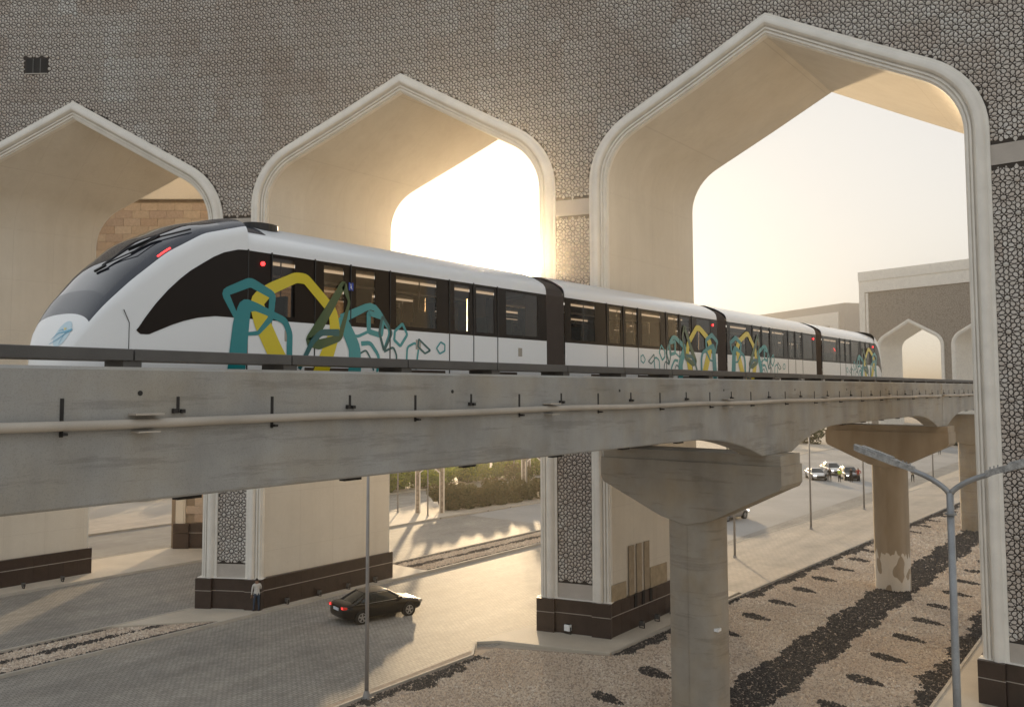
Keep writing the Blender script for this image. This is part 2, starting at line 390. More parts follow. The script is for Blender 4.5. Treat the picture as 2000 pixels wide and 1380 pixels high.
# piers: plinth tiles
PIERS = []
for i in range(len(ARCH) - 1):
    PIERS.append(((ARCH[i]['c'] + ARCH[i]['hw']) + (ARCH[i + 1]['c'] - ARCH[i + 1]['hw'])) / 2)
PIERS = [ARCH[0]['c'] - ARCH[0]['hw'] - .9] + PIERS
def local_frame(sp):
    x, y, th = plan(sp); x, y, th = float(x), float(y), float(th)
    return lambda ds, d, z: (x + ds * math.cos(th) - d * math.sin(th), y - ds * math.sin(th) - d * math.cos(th), z)
for sp in PIERS:
    fr = local_frame(sp); PW = 1.86
    for (s0, s1, d1) in ((-PW, -.95, .46), (-.95, .92, .30), (.92, PW, .46)):
        for z0, z1 in ((0, 1.06), (1.10, 1.72)):
            MB().box(s0 + .004, s1 - .004, -.25, d1, z0, z1, fr=fr).build('plinth_tile', M['plinth'], gate)
        MB().box(s0 + .004, s1 - .004, -.25, d1 - .02, 1.06, 1.10, fr=fr).build('grout_strip', M['grout'], gate)
    MB().box(-PW, PW, -.25, .26, 1.72, 1.735, fr=fr).build('plinth_ledge', M['mould'], gate)
    ip = PIERS.index(sp)
    for side in (-1, 1):
        if side < 0 and ip == 0: continue
        sj = ARCH[ip]['c'] - ARCH[ip]['hw'] + .86 if side > 0 else ARCH[ip - 1]['c'] + ARCH[ip - 1]['hw'] - .86
        xl = float(plan(sj)[0]); y0 = fr(side * PW, .20, 0)[1]; L = float(plan(sj)[1]) + DEPTH + .2 - y0
        xa, xb = (xl - .13, xl + .2) if side < 0 else (xl - .2, xl + .13)
        nt_ = 11
        for k in range(nt_):
            ya = y0 + L * k / nt_; yb = y0 + L * (k + 1) / nt_ - .008
            for z0, z1 in ((0, 1.06), (1.10, 1.72)):
                MB().box(xa, xb, ya, yb, z0, z1).build('plinth_tile', M['plinth'], gate)
        MB().box(xa + .01, xb - .01, y0 + .01, y0 + L, 1.06, 1.10).build('grout_strip', M['grout'], gate)
    # plain panels in the screen: foot and spring-height band
    for z0, z1 in ((1.6, 2.46), (20.62, 21.42)):
        q = onwall(np.array([sp - .93, sp + .93, sp + .93, sp - .93]), np.array([z0, z0, z1, z1]), .035)
        mesh('plain_panel', q, [(0, 1, 2, 3)], M['plain'], gate)
# lattice screen: pale pieces standing proud of the dark joints
A = .94; HROW = A * .688; SPH = PIERS[2]; ZPH = 3.14
def outline_pieces():
    pet = [(.180, 0), (.228, .036), (.278, .067), (.320, .074), (.360, .068), (.392, .042), (.405, 0)]
    pet = pet + [(u, -v) for u, v in reversed(pet[1:-1])]
    star = []
    for k in range(10):
        star += [(.116 * math.cos(R(36 * k)), .116 * math.sin(R(36 * k))), (.086 * math.cos(R(36 * k + 18)), .086 * math.sin(R(36 * k + 18)))]
    kite = [(.142, 0), (.160, .030), (.236, 0), (.160, -.030)]
    five = []
    for k in range(5):
        five += [(.100 * math.cos(R(72 * k)), .100 * math.sin(R(72 * k))), (.042 * math.cos(R(72 * k + 36)), .042 * math.sin(R(72 * k + 36)))]
    return [np.array(p) * A for p in (pet, star, kite, five)]
PET, STAR, KITE, FIVE = outline_pieces(); WAIST = np.array([(.325, 0), (.420, .042), (.482, 0), (.420, -.042)]) * A
lists = {0: [], 1: [], 2: [], 3: [], 4: []}; seen5 = set()
WIN = (-48.05, -46.85, 30.05, 30.9)
def clear(s, z):
    if z < 2.50 or z > 37 or s < -57 or s > 7: return False
    for sp in PIERS:
        if abs(s - sp) < 1.2 and (20.5 < z < 21.5): return False
    wz = wall_z(s, -.04)
    if wz == 0.0:
        ok = any(abs(s - sp) < .88 for sp in PIERS) or s < -54
        if not ok and z < 21: return False
    if z < wz: return False
    if WIN[0] - .1 < s < WIN[1] + .1 and WIN[2] - .1 < z < WIN[3] + .1: return False
    return True
j0, j1 = -1, int(36 / HROW) + 1
for j in range(j0, j1):
    for i in range(-45, 27):
        s = SPH + (i + .5 * (j % 2)) * A; z = ZPH + j * HROW
        if clear(s, z): lists[1].append((s, z, 0))
        for k in range(10):
            an = R(18 + 36 * k); c, sn = math.cos(an), math.sin(an)
            if clear(s + .3 * A * c, z + .3 * A * sn): lists[0].append((s, z, an))
            an = R(36 * k); c, sn = math.cos(an), math.sin(an)
            if k in (0, 5) and clear(s + .4 * A * c, z): lists[4].append((s, z, an))
            if clear(s + .2 * A * c, z + .2 * A * sn): lists[2].append((s, z, an))
            if k in (0, 5): continue
            px, pz = s + .4474 * A * c, z + .4474 * A * sn; key = (round(px / .05), round(pz / .05))
            if not any((key[0] + a_, key[1] + b_) in seen5 for a_ in (-1, 0, 1) for b_ in (-1, 0, 1)):
                seen5.add(key)
                if clear(px, pz): lists[3].append((px, pz, an + math.pi))
        for sg in (-1, 1):   # bow-tie petals between two stars
            px, pz = s + .5 * A, z - sg * .149 * A
            if clear(px, pz + sg * .3 * A): lists[0].append((px, pz, R(90) * sg))
def panel_tone(s, z):
    pi, pj = math.floor((s - SPH) / A + .5), math.floor((z - ZPH) / (2 * HROW) + .5)
    h = math.sin(pi * 127.1 + pj * 311.7) * 43758.5453; h -= math.floor(h)
    pi2, pj2 = pi // 2, pj; g = math.sin(pi2 * 269.5 + pj2 * 183.3 + 3.1) * 24634.63; g -= math.floor(g)
    big = .5 + .28 * math.sin(s * .33 + 1.3 * math.sin(z * .21)) * math.cos(z * .36 + .7 + s * .05)
    t = .22 + .46 * big + .12 * (h - .5) + .26 * (g - .5)
    t += .22 * max(0, math.sin(s * .9 + 2.1 * math.sin(z * .5)) * math.sin(z * .75 + s * .3) - .35) * (h > .3)
    if h > .965: t += .18
    return min(1, max(0, t))
def pieces_mesh(name, items, out, depth, inset):
    n = len(out); N = len(items); it = np.array(items)
    c, sn = np.cos(it[:, 2])[:, None], np.sin(it[:, 2])[:, None]
    cen = out.mean(0); tone = np.array([panel_tone(a[0] + .3 * A * math.cos(a[2]) * (out is PET), a[1] + .3 * A * math.sin(a[2]) * (out is PET)) for a in items]) + rng.normal(0, .045, N)
    V = []; 
    for lay, (dd, k) in enumerate(((.0, 1.0), (depth, 1.0 - inset))):
        o2 = cen + (out - cen) * k
        s = it[:, 0][:, None] + o2[None, :, 0] * c - o2[None, :, 1] * sn; z = it[:, 1][:, None] + o2[None, :, 0] * sn + o2[None, :, 1] * c
        V.append(onwall(s, z, dd))
    V.append(onwall(it[:, 0] + cen[0] * c[:, 0] - cen[1] * sn[:, 0], it[:, 1] + cen[0] * sn[:, 0] + cen[1] * c[:, 0], depth)[:, None, :])
    V = np.concatenate(V, 1).reshape(-1, 3); per = 2 * n + 1
    base = (np.arange(N) * per)[:, None, None]
    tri = []
    for i in range(n):
        q = (i + 1) % n; tri += [(i, q, n + q), (i, n + q, n + i), (n + i, n + q, 2 * n)]
    F = (base + np.array(tri)[None]).reshape(-1, 3)
    o = fast_mesh(name, V, F, M['petal'], gate, np.repeat(np.clip(tone, 0, 1), per)); o['kind'] = 'stuff'; return o
# the 300 petals nearest the camera stand as pieces of their own
def cam_pix(P):
    X, Y, Z = P[0], P[1], P[2] - 12
    r = X * math.cos(PHI) + Y * math.sin(PHI); wv = -X * math.sin(PHI) + Y * math.cos(PHI)
    c, s = math.cos(PITCH), math.sin(PITCH); return 920 + 1650 * r / (Z * s + wv * c), 655 - 1650 * (Z * c - wv * s) / (Z * s + wv * c), Z * s + wv * c
cand = []
for idx, (s, z, an) in enumerate(lists[0]):
    p = onwall(s + .3 * A * math.cos(an), z + .3 * A * math.sin(an)); px = cam_pix(p)
    if 8 < px[0] < 1992 and 8 < px[1] < 1372: cand.append((px[2], idx))
cand.sort(); near = set(i for _, i in cand[:300])
pieces_mesh('lattice_petals', [p for i, p in enumerate(lists[0]) if i not in near], PET, .022, .03)
pieces_mesh('lattice_stars', lists[1], STAR, .022, .03)
pieces_mesh('lattice_kites', lists[2], KITE, .02, .04)
pieces_mesh('lattice_waist_kites', lists[4], WAIST, .02, .04)
pieces_mesh('lattice_small_stars', lists[3], FIVE, .02, .03)
pmesh = []
for t in (.38, .47, .55, .63, .72):
    cen = PET.mean(0); n = len(PET); V = [(u, v, 0) for u, v in PET] + [(*(cen + (p - cen) * .97), .022) for p in PET] + [(*cen, .022)]
    F = []
    for i in range(n):
        q = (i + 1) % n; F += [(i, q, n + q, n + i), (n + i, n + q, 2 * n)]
    me = bpy.data.meshes.new('petal'); me.from_pydata([tuple(map(float, v)) for v in V], [], F); me.materials.append(M['petal'])
    at = me.attributes.new('tone', 'FLOAT', 'POINT'); at.data.foreach_set('value', np.full(len(V), t, np.float32)); pmesh.append(me)
for i in sorted(near):
    s, z, an = lists[0][i]; p = onwall(s + .3 * A * math.cos(an), z + .3 * A * math.sin(an)); x0, y0, th = plan(s + .3 * A * math.cos(an)); th = float(th)
    tone = panel_tone(s, z) + rng.normal(0, .05); k = int(np.argmin(np.abs(np.array((.38, .47, .55, .63, .72)) - tone)))
    o = bpy.data.objects.new('petal', pmesh[k]); link(o, gate)
    tx = Vector((math.cos(th), -math.sin(th), 0)); up = Vector((0, 0, 1)); nrm = Vector((-math.sin(th), -math.cos(th), 0))
    ux = tx * math.cos(an) + up * math.sin(an); uy = -tx * math.sin(an) + up * math.cos(an)
    org = Vector(onwall(s, z, 0.001).tolist())
    o.matrix_basis = Matrix(((ux.x, uy.x, nrm.x, org.x), (ux.y, uy.y, nrm.y, org.y), (ux.z, uy.z, nrm.z, org.z), (0, 0, 0, 1)))
# small service opening high on the screen
q = onwall(np.array([WIN[0], WIN[1], WIN[1], WIN[0]]), np.array([WIN[2], WIN[2], WIN[3], WIN[3]]), .03); mesh('service_opening', q, [(0, 1, 2, 3)], M['iron'], gate)
fr = local_frame((WIN[0] + WIN[1]) / 2)
for ds in (-.2, .22): MB().box(ds - .025, ds + .025, .0, .05, WIN[2], WIN[3], fr=fr).build('opening_bar', M['steel_dk'], gate)
MB().box(-.64, .64, 0, .06, WIN[2] - .06, WIN[2], fr=fr).build('opening_sill', M['plain'], gate)

# unfinished reveal slots and bare patches on the inner wall of the middle pier
sx = float(plan(ARCH[2]['c'] - ARCH[2]['hw'] + .86)[0])
M['bare'] = pmat('bare_render', (.46, .37, .25), .9, .15, 4); M['slot'] = pmat('bare_slot', (.40, .32, .225), .9, .12, 3)
for yy in (38.06, 38.85, 39.66):
    MB().box(sx - .02, sx + .012, yy - .27, yy + .27, 1.70, 4.15).build('reveal_slot', M['slot'], gate)
    MB().box(sx + .04, sx + .165, yy + .0, yy + .26, 1.12, 1.73).build('plinth_notch', M['iron'], gate)
for y0, y1, z1 in ((36.1, 37.5, 2.5), (40.0, 41.85, 2.75)):
    MB().box(sx - .02, sx + .018, y0, y1, 1.70, z1).build('bare_patch', M['bare'], gate)

# ------------------------------------------------------------------ ground, roads, pavements
def sheet(name, poly, z, mat, kind='structure'):
    o = mesh(name, [(x, y, z) for x, y in poly], [tuple(range(len(poly)))], mat); o['kind'] = kind; return o
def rect(x0, x1, y0, y1): return [(x0, y0), (x1, y0), (x1, y1), (x0, y1)]
sheet('ground', rect(-2500, 2500, -600, 4000), 0, M['sand'])
sheet('road', rect(-38.2, -24.7, -30, 260), .006, M['paver'])
sheet('side_road', rect(-52.3, -41.3, -30, 200), .006, M['paver'])
sheet('outer_road', rect(-68.3, -58.2, -30, 140), .006, M['paver'])
sheet('plaza', rect(-51.5, -27.3, 62, 260), .010, M['asphalt'])
def raised(name, poly, h, mat, kerb=None):
    if len(poly) and sum(poly[i][0] * poly[(i + 1) % len(poly)][1] - poly[(i + 1) % len(poly)][0] * poly[i][1] for i in range(len(poly))) < 0: poly = poly[::-1]
    n = len(poly); c = np.mean(poly, 0); V = []
    for z, k in ((-.05, 0), (h - .025, 0), (h, .025)):
        for x, y in poly:
            d = np.array([x, y]) - c; L = np.linalg.norm(d); V.append((x - d[0] / L * k, y - d[1] / L * k, z))
    F = [tuple(range(2 * n, 3 * n))]
    for l in (0, n):
        for i in range(n): F.append((l + i, l + (i + 1) % n, l + n + (i + 1) % n, l + n + i))
    o = mesh(name, V, F, mat); o['kind'] = 'structure'; return o
raised('pier_pavement', rect(-41.3, -37.78, 25.6, 41.2), .13, M['slab'])
raised('left_pavement', rect(-58.2, -52.3, -10, 62), .13, M['slab'])
raised('far_left_pavement', rect(-76, -68.3, -10, 120), .12, M['walk'])
raised('screen_pavement', [(-25.6, 31.3), (-24.9, 32.1), (-19.95, 33.8), (-19.95, 48.5), (-25.0, 48.5), (-25.0, 36), (-25.6, 33)], .13, M['slab'])
raised('right_sidewalk', [(-27.2, 48.5), (-19.7, 48.5), (-17.2, 112), (-15, 200), (-21, 200), (-23.5, 112)], .13, M['walk'])
raised('near_right_pavement', [(-7.3, 30), (30, 20), (30, 120), (-7.9, 120)], .13, M['slab'])
raised('verge_pavement', [(-57.5, 52), (-52.6, 52), (-51.2, 75), (-50.5, 130), (-66, 130), (-66, 90)], .12, M['walk'])
def kerb(name, pts, wd=.16, h=.15):
    m = MB(); pts = [np.array(p, float) for p in pts]
    for a, b in zip(pts[:-1], pts[1:]):
        L = np.linalg.norm(b - a); n = max(1, int(L / 1.0)); u = (b - a) / L; v = np.array([-u[1], u[0]])
        for k in range(n):
            p = a + u * L * k / n; q = a + u * (L * (k + 1) / n - .012)
            m.add([(*(p - v * wd / 2), 0), (*(q - v * wd / 2), 0), (*(q + v * wd / 2), 0), (*(p + v * wd / 2), 0), (*(p - v * wd * .42), h), (*(q - v * wd * .42), h), (*(q + v * wd * .42), h), (*(p + v * wd * .42), h)],
                  [(4, 5, 6, 7), (0, 1, 5, 4), (1, 2, 6, 5), (2, 3, 7, 6), (3, 0, 4, 7)])
    o = m.build(name, M['kerb']); o['kind'] = 'structure'; return o
kerb('median_kerb', [(-38.0, -10), (-37.78, 25.6), (-37.78, 41.2), (-38.1, 110)]); kerb('median_far_kerb', [(-41.32, -10), (-41.32, 110)])
kerb('left_kerb', [(-52.28, -10), (-52.28, 62)]); kerb('outer_kerb', [(-58.22, -10), (-58.22, 62)]); kerb('far_left_kerb', [(-68.28, -10), (-68.28, 110)])
kerb('verge_kerb', [(-24.62, -10), (-24.62, 29.8), (-25.7, 31.3)], .12, .10)
kerb('sidewalk_kerb', [(-27.22, 48.5), (-23.5, 112)], .14)
kerb('garden_edge', [(-19.9, 34), (-19.62, 48.5), (-17.15, 112)], .10, .14); kerb('garden_right_edge', [(-7.35, 30.2), (-7.95, 120)], .14, .15)
sheet('garden_bed', [(-24.6, -10), (-7.4, -10), (-7.4, 120), (-17.2, 120), (-19.7, 48), (-19.95, 33.8), (-25.2, 31.2)], .016, M['soil'])
sheet('median_bed', rect(-41.25, -38.0, -10, 25.6), .05, M['soil']); raised('pier_front_pavement', [(-41.28, 21.6), (-38.2, 25.62), (-41.28, 25.62)], .125, M['slab'])
sheet('rear_median_bed', rect(-41.25, -38.0, 41.2, 110), .05, M['soil'])
# gravel
def pebbles(name, pts, size, mat, tone, label):
    N = len(pts); t = np.array([(1, 0, 0), (-.5, .87, 0), (-.5, -.87, 0), (.1, 0, .62), (-.9, .5, .1), (.45, .8, .3), (.4, -.8, .3)])
    base = np.array([(1, 0, .05), (.3, .85, .0), (-.75, .55, .05), (-.7, -.6, 0), (.4, -.85, .05), (.15, .2, .75), (-.3, -.15, .68)])
    F = np.array([(0, 1, 5), (1, 2, 5), (2, 6, 5), (2, 3, 6), (3, 4, 6), (4, 5, 6), (4, 0, 5)])
    an = rng.uniform(0, 6.28, N); c, s = np.cos(an)[:, None], np.sin(an)[:, None]
    sz = size[:, None] * rng.uniform(.65, 1.3, (N, 1)); b = base[None] * (1 + rng.normal(0, .16, (N, 7, 3)))
    x = (b[:, :, 0] * c - b[:, :, 1] * s * .8) * sz; y = (b[:, :, 0] * s + b[:, :, 1] * c * .8) * sz; z = b[:, :, 2] * sz * 1.05
    V = np.stack([pts[:, 0:1] + x, pts[:, 1:2] + y, pts[:, 2:3] + z], -1).reshape(-1, 3)
    Fa = ((np.arange(N) * 7)[:, None, None] + F[None]).reshape(-1, 3)
    o = fast_mesh(name, V, Fa, mat, None, np.repeat(np.clip(tone, 0, 1), 7)); return tag(o, label, 'gravel', None, 'stuff')
def garden_ok(x, y):
    left = np.where(y < 29.8, -24.45, np.where(y < 31.2, -24.5, np.where(y < 33.9, -25.2 + (y - 31.0) * 2.0, np.where(y < 48, -19.85, -19.5 + (y - 48.5) * .039))))
    return (x > left) & (x < -7.45 - (y - 30) * .0065)
def wob(x, y, k=1.0): return .22 * np.sin(y * 1.05 + .3 * x) + .15 * np.sin(y * 2.7 + 1.7) + .10 * np.sin(y * 6.1 + .8 * x) + rng.normal(0, .05, np.shape(x))
def is_dark(x, y):
    d = np.abs(x + 13.15 - .006 * (y - 40)) < 1.05 + wob(x, y) * .6
    lft = np.where(y < 48, -19.85, -19.5 + (y - 48.5) * .039)
    d |= (y > 34) & (x - lft < .55 + wob(x, y) * .8)
    d |= (-7.5 - (y - 30) * .0065 - x < .75 + wob(x, y) * .9)
    d |= (y < 30) & (y > 18) & (x + 24.5 < .75 + wob(x, y) * 1.2)
    for cx, y0 in ((-17.25, 32.9), (-10.15, 37.6)):
        v = (y - y0) / 3.78; k = np.round(v); dy = (v - k) * 3.78 + .25 * (x - cx)
        dx = (x - cx) / .82
        d |= (np.abs(dx) < 1) & (np.abs(dy + wob(x, y) * .25) < .40 * (1 - .45 * dx) * np.sqrt(np.clip(1 - dx * dx, 0, 1)) + .02) & (y < 100)
    return d
pts = []
for (y0, y1, dn, size) in ((20, 44, 190, .055), (44, 62, 125, .066), (62, 112, 46, .10)):
    n = int((y1 - y0) * 18 * dn); x = rng.uniform(-25.4, -7.4, n); y = rng.uniform(y0, y1, n); k = garden_ok(x, y)
    k &= ~((np.hypot(x + 13.38, y - 28.98) < .98) | (np.hypot(x + 13.38, y - 55.9) < 1.0) | (np.hypot(x + 13.38, y - 82.8) < 1.0))
    if y0 == 20:
        k &= (y > 22 - (x + 24) * .3)
    pts.append(np.stack([x, y, np.full(n, .015), np.full(n, size)], 1)[k])
for (y0, y1) in ((9, 25.5), (41.6, 75)):
    n = int((y1 - y0) * 2.9 * 130); pts.append(np.stack([rng.uniform(-41.2, -38.1, n), rng.uniform(y0, y1, n), np.full(n, .05), np.full(n, .06)], 1))
pts = np.concatenate(pts); x, y = pts[:, 0], pts[:, 1]; dk = is_dark(x, y)
med = x < -38
keep = ~(med & (y > 21.5) & (y < 30) & (x < -41.2 + (y - 21.5) * .75)); pts, x, y, dk, med = pts[keep], x[keep], y[keep], dk[keep], med[keep]
mw = wob(x, y); dk = np.where(med, (np.abs(x + 39.75) < .22 + mw * .4) | (x < -41.0 + mw * .1) | (x > -38.3 + mw * .15), dk)
big = .5 + .5 * np.sin(x * 1.1 + 2 * np.sin(y * .6)) * np.sin(y * .8 + x * .4)
thin = rng.uniform(0, 1, len(pts)) < .74; lk = ~dk & thin
L = pts[lk]; pebbles('pale_gravel', L, L[:, 3], M['pebble'], .36 + .30 * big[lk] + rng.normal(0, .19, len(L)), 'pale pink and white gravel covering the planted strips')
D = pts[dk]; pebbles('dark_gravel', D, D[:, 3] * 1.12, M['dpebble'], rng.uniform(0, .85, len(D)) + (rng.uniform(0, 1, len(D)) > .985) * .4, 'dark gravel laid in stripes and leaf shapes')

# ------------------------------------------------------------------ guideway: piers, beams, walkway, train
COLX = -13.38; COLY = [-9.0, 28.98, 55.90, 82.82, 109.74]
BX = (-10.78, -15.98); BT = 12.27; BB = 10.52; CAPZ = 9.76
def guide_pier(Y, mat, label, tagstrip=False):
    r = empty('guideway_pier', (COLX, Y, 0), label, 'pier', 'concrete piers carrying the guideway')
    n = 40; V = []; 
    prof = [(0, .97), (.15, .95), (7.6, .95)]
    for z, rr in prof:
        for k in range(n):
            an = 2 * math.pi * k / n
            e = 2 / 2.6; cx, sx = math.cos(an), math.sin(an)
            V.append((COLX + rr * math.copysign(abs(cx) ** e, cx), Y + rr * math.copysign(abs(sx) ** e, sx), z))
    F = [(l * n + k, l * n + (k + 1) % n, (l + 1) * n + (k + 1) % n, (l + 1) * n + k) for l in range(2) for k in range(n)]
    autosmooth(mesh('shaft', V, F, mat, r), 40)
    hw = 3.40; lo = [(-hw, 9.40), (-hw, 8.68), (-hw + .10, 8.50), (-hw + .32, 8.40), (-.95, 7.42), (0, 7.20), (.95, 7.42), (hw - .32, 8.52), (hw - .10, 8.62), (hw, 8.78), (hw, 9.40)]
    m = MB(); m.prism([(COLX + a, b) for a, b in lo], Y - 1.02, Y + 1.02, fr=lambda a, b, h: (a, h, b))
    m.build('crosshead', mat, r)
    MB().prism([(COLX - hw + .06, 9.402), (COLX + hw - .04, 9.402), (COLX + hw - .04, CAPZ), (COLX - hw + .06, CAPZ)], Y - .94, Y + .94, fr=lambda a, b, h: (a, h, b)).build('bearing_ledge', mat, r)
    m = MB(); m.box(COLX + .02, COLX + .035, Y - .962, Y - .90, .1, 7.3); m.build('form_seam', M['iron'] if False else mat, r)
    if tagstrip: MB().box(COLX + .80, COLX + .97, Y - .62, Y - .36, 3.58, 3.68).build('marker_tape', M['white'], r)
    return r
guide_pier(COLY[1], M['conc_col'], 'nearest concrete guideway pier with wide hammerhead beside the road', True)
guide_pier(COLY[2], M['peel'], 'brown guideway pier with peeling white paint at its foot')
guide_pier(COLY[3], M['conc_col'], 'farther guideway pier half hidden behind the right arch jamb')
guide_pier(COLY[4], M['conc_col'], 'farthest guideway pier far beyond the big arch')
def beam_bottom(Y):
    d = min(abs(Y - c) for c in COLY)
    if d > 6.9: return BB
    t = min(1, (6.9 - d) / 5.5); return BB - (BB - CAPZ) * (t ** 2.1)
def beam(X, y0, y1, label, near):
    r = empty('guideway_beam', (X, (y0 + y1) / 2, BB), label, 'beam', 'concrete guideway beams')
    ys = sorted(set(list(np.arange(y0, y1, .5)) + [y1] + [c + d for c in COLY for d in (-1.4, 1.4) if y0 < c + d < y1])); V = []; F = []
    for Y in ys:
        zb = beam_bottom(Y)
        for dx, z in ((-.33, zb), (.33, zb), (.35, zb + .03), (.35, BT - .04), (.31, BT), (-.31, BT), (-.35, BT - .04), (-.35, zb + .03)): V.append((X + dx, Y, z))
    n = 8
    for i in range(len(ys) - 1):
        for k in range(n): F.append((i * n + k, i * n + (k + 1) % n, (i + 1) * n + (k + 1) % n, (i + 1) * n + k))
    F += [tuple(range(n - 1, -1, -1)), tuple(range((len(ys) - 1) * n, len(ys) * n))]
    mesh('beam_body', V, F, M['conc'], r)
    if near:
        MB().tube([(X + .35 + .09, Y, 11.545 + .012 * math.sin(Y * .9)) for Y in np.arange(y0 + .05, y1, 1.5)], .062, 12).build('conduit', M['pipe'], r, True)
        k = 0; Y = 4.77 - 1.563 * 8
        while Y < y1:
            if Y > y0 + .2:
                m = MB()
                if k % 2 == 0: m.box(X + .35, X + .362, Y - .022, Y + .022, 11.40, 11.87); m.box(X + .36, X + .47, Y - .03, Y + .03, 11.42, 11.455)
                else:
                    m.box(X + .35, X + .362, Y - .02, Y + .02, 11.66, 11.88); m.box(X + .35, X + .40, Y - .09, Y - .03, 11.66, 11.72); m.box(X + .35, X + .40, Y + .03, Y + .09, 11.66, 11.71)
                m.build('conduit_hanger', M['iron'], r)
                if k % 6 == 2:
                    MB().box(X + .35, X + .56, Y + .85, Y + 1.25, 11.645, 11.67).box(X + .35, X + .56, Y + .9, Y + 1.2, 11.42, 11.44).build('conduit_coupling', M['pipe'], r)
                if k % 4 == 1:
                    m = MB(); m.tube([(X + .345, Y - .55, 11.93), (X + .356, Y - .55, 11.93)], .035, 10); m.build('lifting_hole', M['iron'], r)
            Y += 1.563; k += 1
    return r
beam(BX[0], -8, COLY[2] - .04, 'nearer grey concrete guideway beam crossing the whole picture with conduit', True)
beam(BX[0], COLY[2] + .04, 140, 'short length of nearer guideway beam beyond the dark joint', True)
beam(BX[1], -8, COLY[2] - .04, 'hidden concrete guideway beam under the train', False)
beam(BX[1], COLY[2] + .04, 140, 'concrete guideway beam behind the train tail', False)
# walkway
wk = empty('walkway', (COLX, 20, 12.4), 'dark grey steel emergency walkway running between the two beams', 'walkway')
Y = 7.09 - 3.21 * 4
sec = MB().box(-.62, .38, 0, 3.17, 12.44, 12.63, bev=.012)
for k in range(36):
    Y0 = Y + 3.21 * k
    m = MB().box(COLX - .62, COLX + .38, Y0 + .015, Y0 + 3.195, 12.445, 12.63, bev=.012).build('walkway_panel', M['steel_dk'], wk)
    MB().box(COLX + .05, COLX + .33, Y0 - .16, Y0 + .16, 12.30, 12.445).box(COLX - .5, COLX + .2, Y0 - .05, Y0 + .05, 12.2, 12.444).build('panel_bracket', M['steel_dk'], wk)
    MB().box(BX[1] + .36, BX[0] - .36, Y0 - .26, Y0 + .06, 10.46, 10.60).build('cross_member', M['iron'], wk)
    MB().box(COLX - .12, COLX + .12, Y0 - .2, Y0, 10.6, 12.3).build('walkway_post', M['steel_dk'], wk)
    MB().box(BX[0] - .50, BX[0] - .36, Y0 - .30, Y0 + .10, 10.38, 11.4).build('beam_bracket', M['iron'], wk)

# ---- train
TX = -15.98; YK = [6.98, 7.03, 7.2, 7.45, 7.9, 8.55, 9.3, 10.25]; WK = [.66, .86, 1.10, 1.25, 1.375, 1.475, 1.54, 1.57]
ZTOP = [12.60, 12.85, 13.28, 13.74, 14.36, 14.95, 15.34, 15.60]; ZSH = [12.45, 12.62, 12.98, 13.30, 13.70, 14.28, 14.80, 15.10]
def smooth_interp(y, xs, ys):
    return float(sum(np.interp(y + k * .05, xs, ys) for k in (-2, -1, 0, 1, 2)) / 5) if y > xs[2] else float(np.interp(y, xs, ys))
def side_w(Y): return smooth_interp(Y, YK, WK)
def section(Y, a):   # a in 0..90 deg above the shoulder
    w_, zt, zs = side_w(Y), smooth_interp(Y, YK, ZTOP), smooth_interp(Y, YK, ZSH)
    e = .82; return w_ * math.cos(a) ** e, zs + (zt - zs) * math.sin(a) ** e
train = empty('monorail_train', (TX, 34, BT), 'white four car monorail train with teal, yellow and green pentagon print on the guideway', 'train')
ROOF = [(1.552, 14.80), (1.548, 14.9), (1.52, 15.02), (1.45, 15.12), (1.30, 15.22), (1.05, 15.36), (.6, 15.53), (0, 15.60)]
LOW = [(1.36, 11.42), (1.50, 11.50), (1.56, 11.75), (1.57, 12.2), (1.57, 13.40)]
def refl(y, c): return y if c is None else c - y
def stroke(pts, wd, closed=False):
    P = [np.array(p, float) for p in pts]; n = len(P)
    # round corners
    Q = []
    for i in range(n):
        if not closed and i in (0, n - 1): Q.append(P[i]); continue
        a, b, c = P[i - 1], P[i], P[(i + 1) % n]; r = min(np.linalg.norm(a - b), np.linalg.norm(c - b)) * (.13 if closed else .30)
        p0 = b + (a - b) / np.linalg.norm(a - b) * r; p2 = b + (c - b) / np.linalg.norm(c - b) * r
        for t in (0, .33, .67, 1): Q.append((1 - t) ** 2 * p0 + 2 * t * (1 - t) * b + t * t * p2)
    n = len(Q); wds = list(wd) if isinstance(wd, (list, tuple)) else [wd, wd]
    cum = np.concatenate([[0], np.cumsum([np.linalg.norm(Q[i + 1] - Q[i]) for i in range(n - 1)])]); cum /= cum[-1]
    if len(wds) == 2: wk_ = [0, 1]
    else:
        pc = np.concatenate([[0], np.cumsum([np.linalg.norm(P[i + 1] - P[i]) for i in range(len(P) - 1)])]); wk_ = list(pc / pc[-1])
    L = []; Rr = []
    for i in range(n):
        a = Q[i - 1] if (i or closed) else Q[0]; c = Q[(i + 1) % n] if (i < n - 1 or closed) else Q[-1]
        t = c - a; t /= max(1e-6, np.linalg.norm(t)); nv = np.array([-t[1], t[0]]); h = float(np.interp(cum[i], wk_, wds)) / 2
        L.append(Q[i] + nv * h); Rr.append(Q[i] - nv * h)
    return L, Rr, closed
def decal(name, pts, wd, closed, mat, parent, off, mirror=None, scale=1.0, anchor=0):
    L, Rr, cl = stroke(pts, wd, closed); n = len(L); V = []
    for (y, z) in list(L) + list(Rr):
        yy = anchor + (y - anchor) * scale if scale != 1 else y
        xx = TX + side_w(min(yy, 20)) + off
        if mirror is not None and mirror[0] == 'm': yy = mirror[1] - yy
        elif mirror is not None: yy = yy + mirror[1]
        V.append((xx, yy, z))
    F = [(i, (i + 1) % n, n + (i + 1) % n, n + i) for i in range(n if cl else n - 1)]
    return mesh(name, V, F, mat, parent)
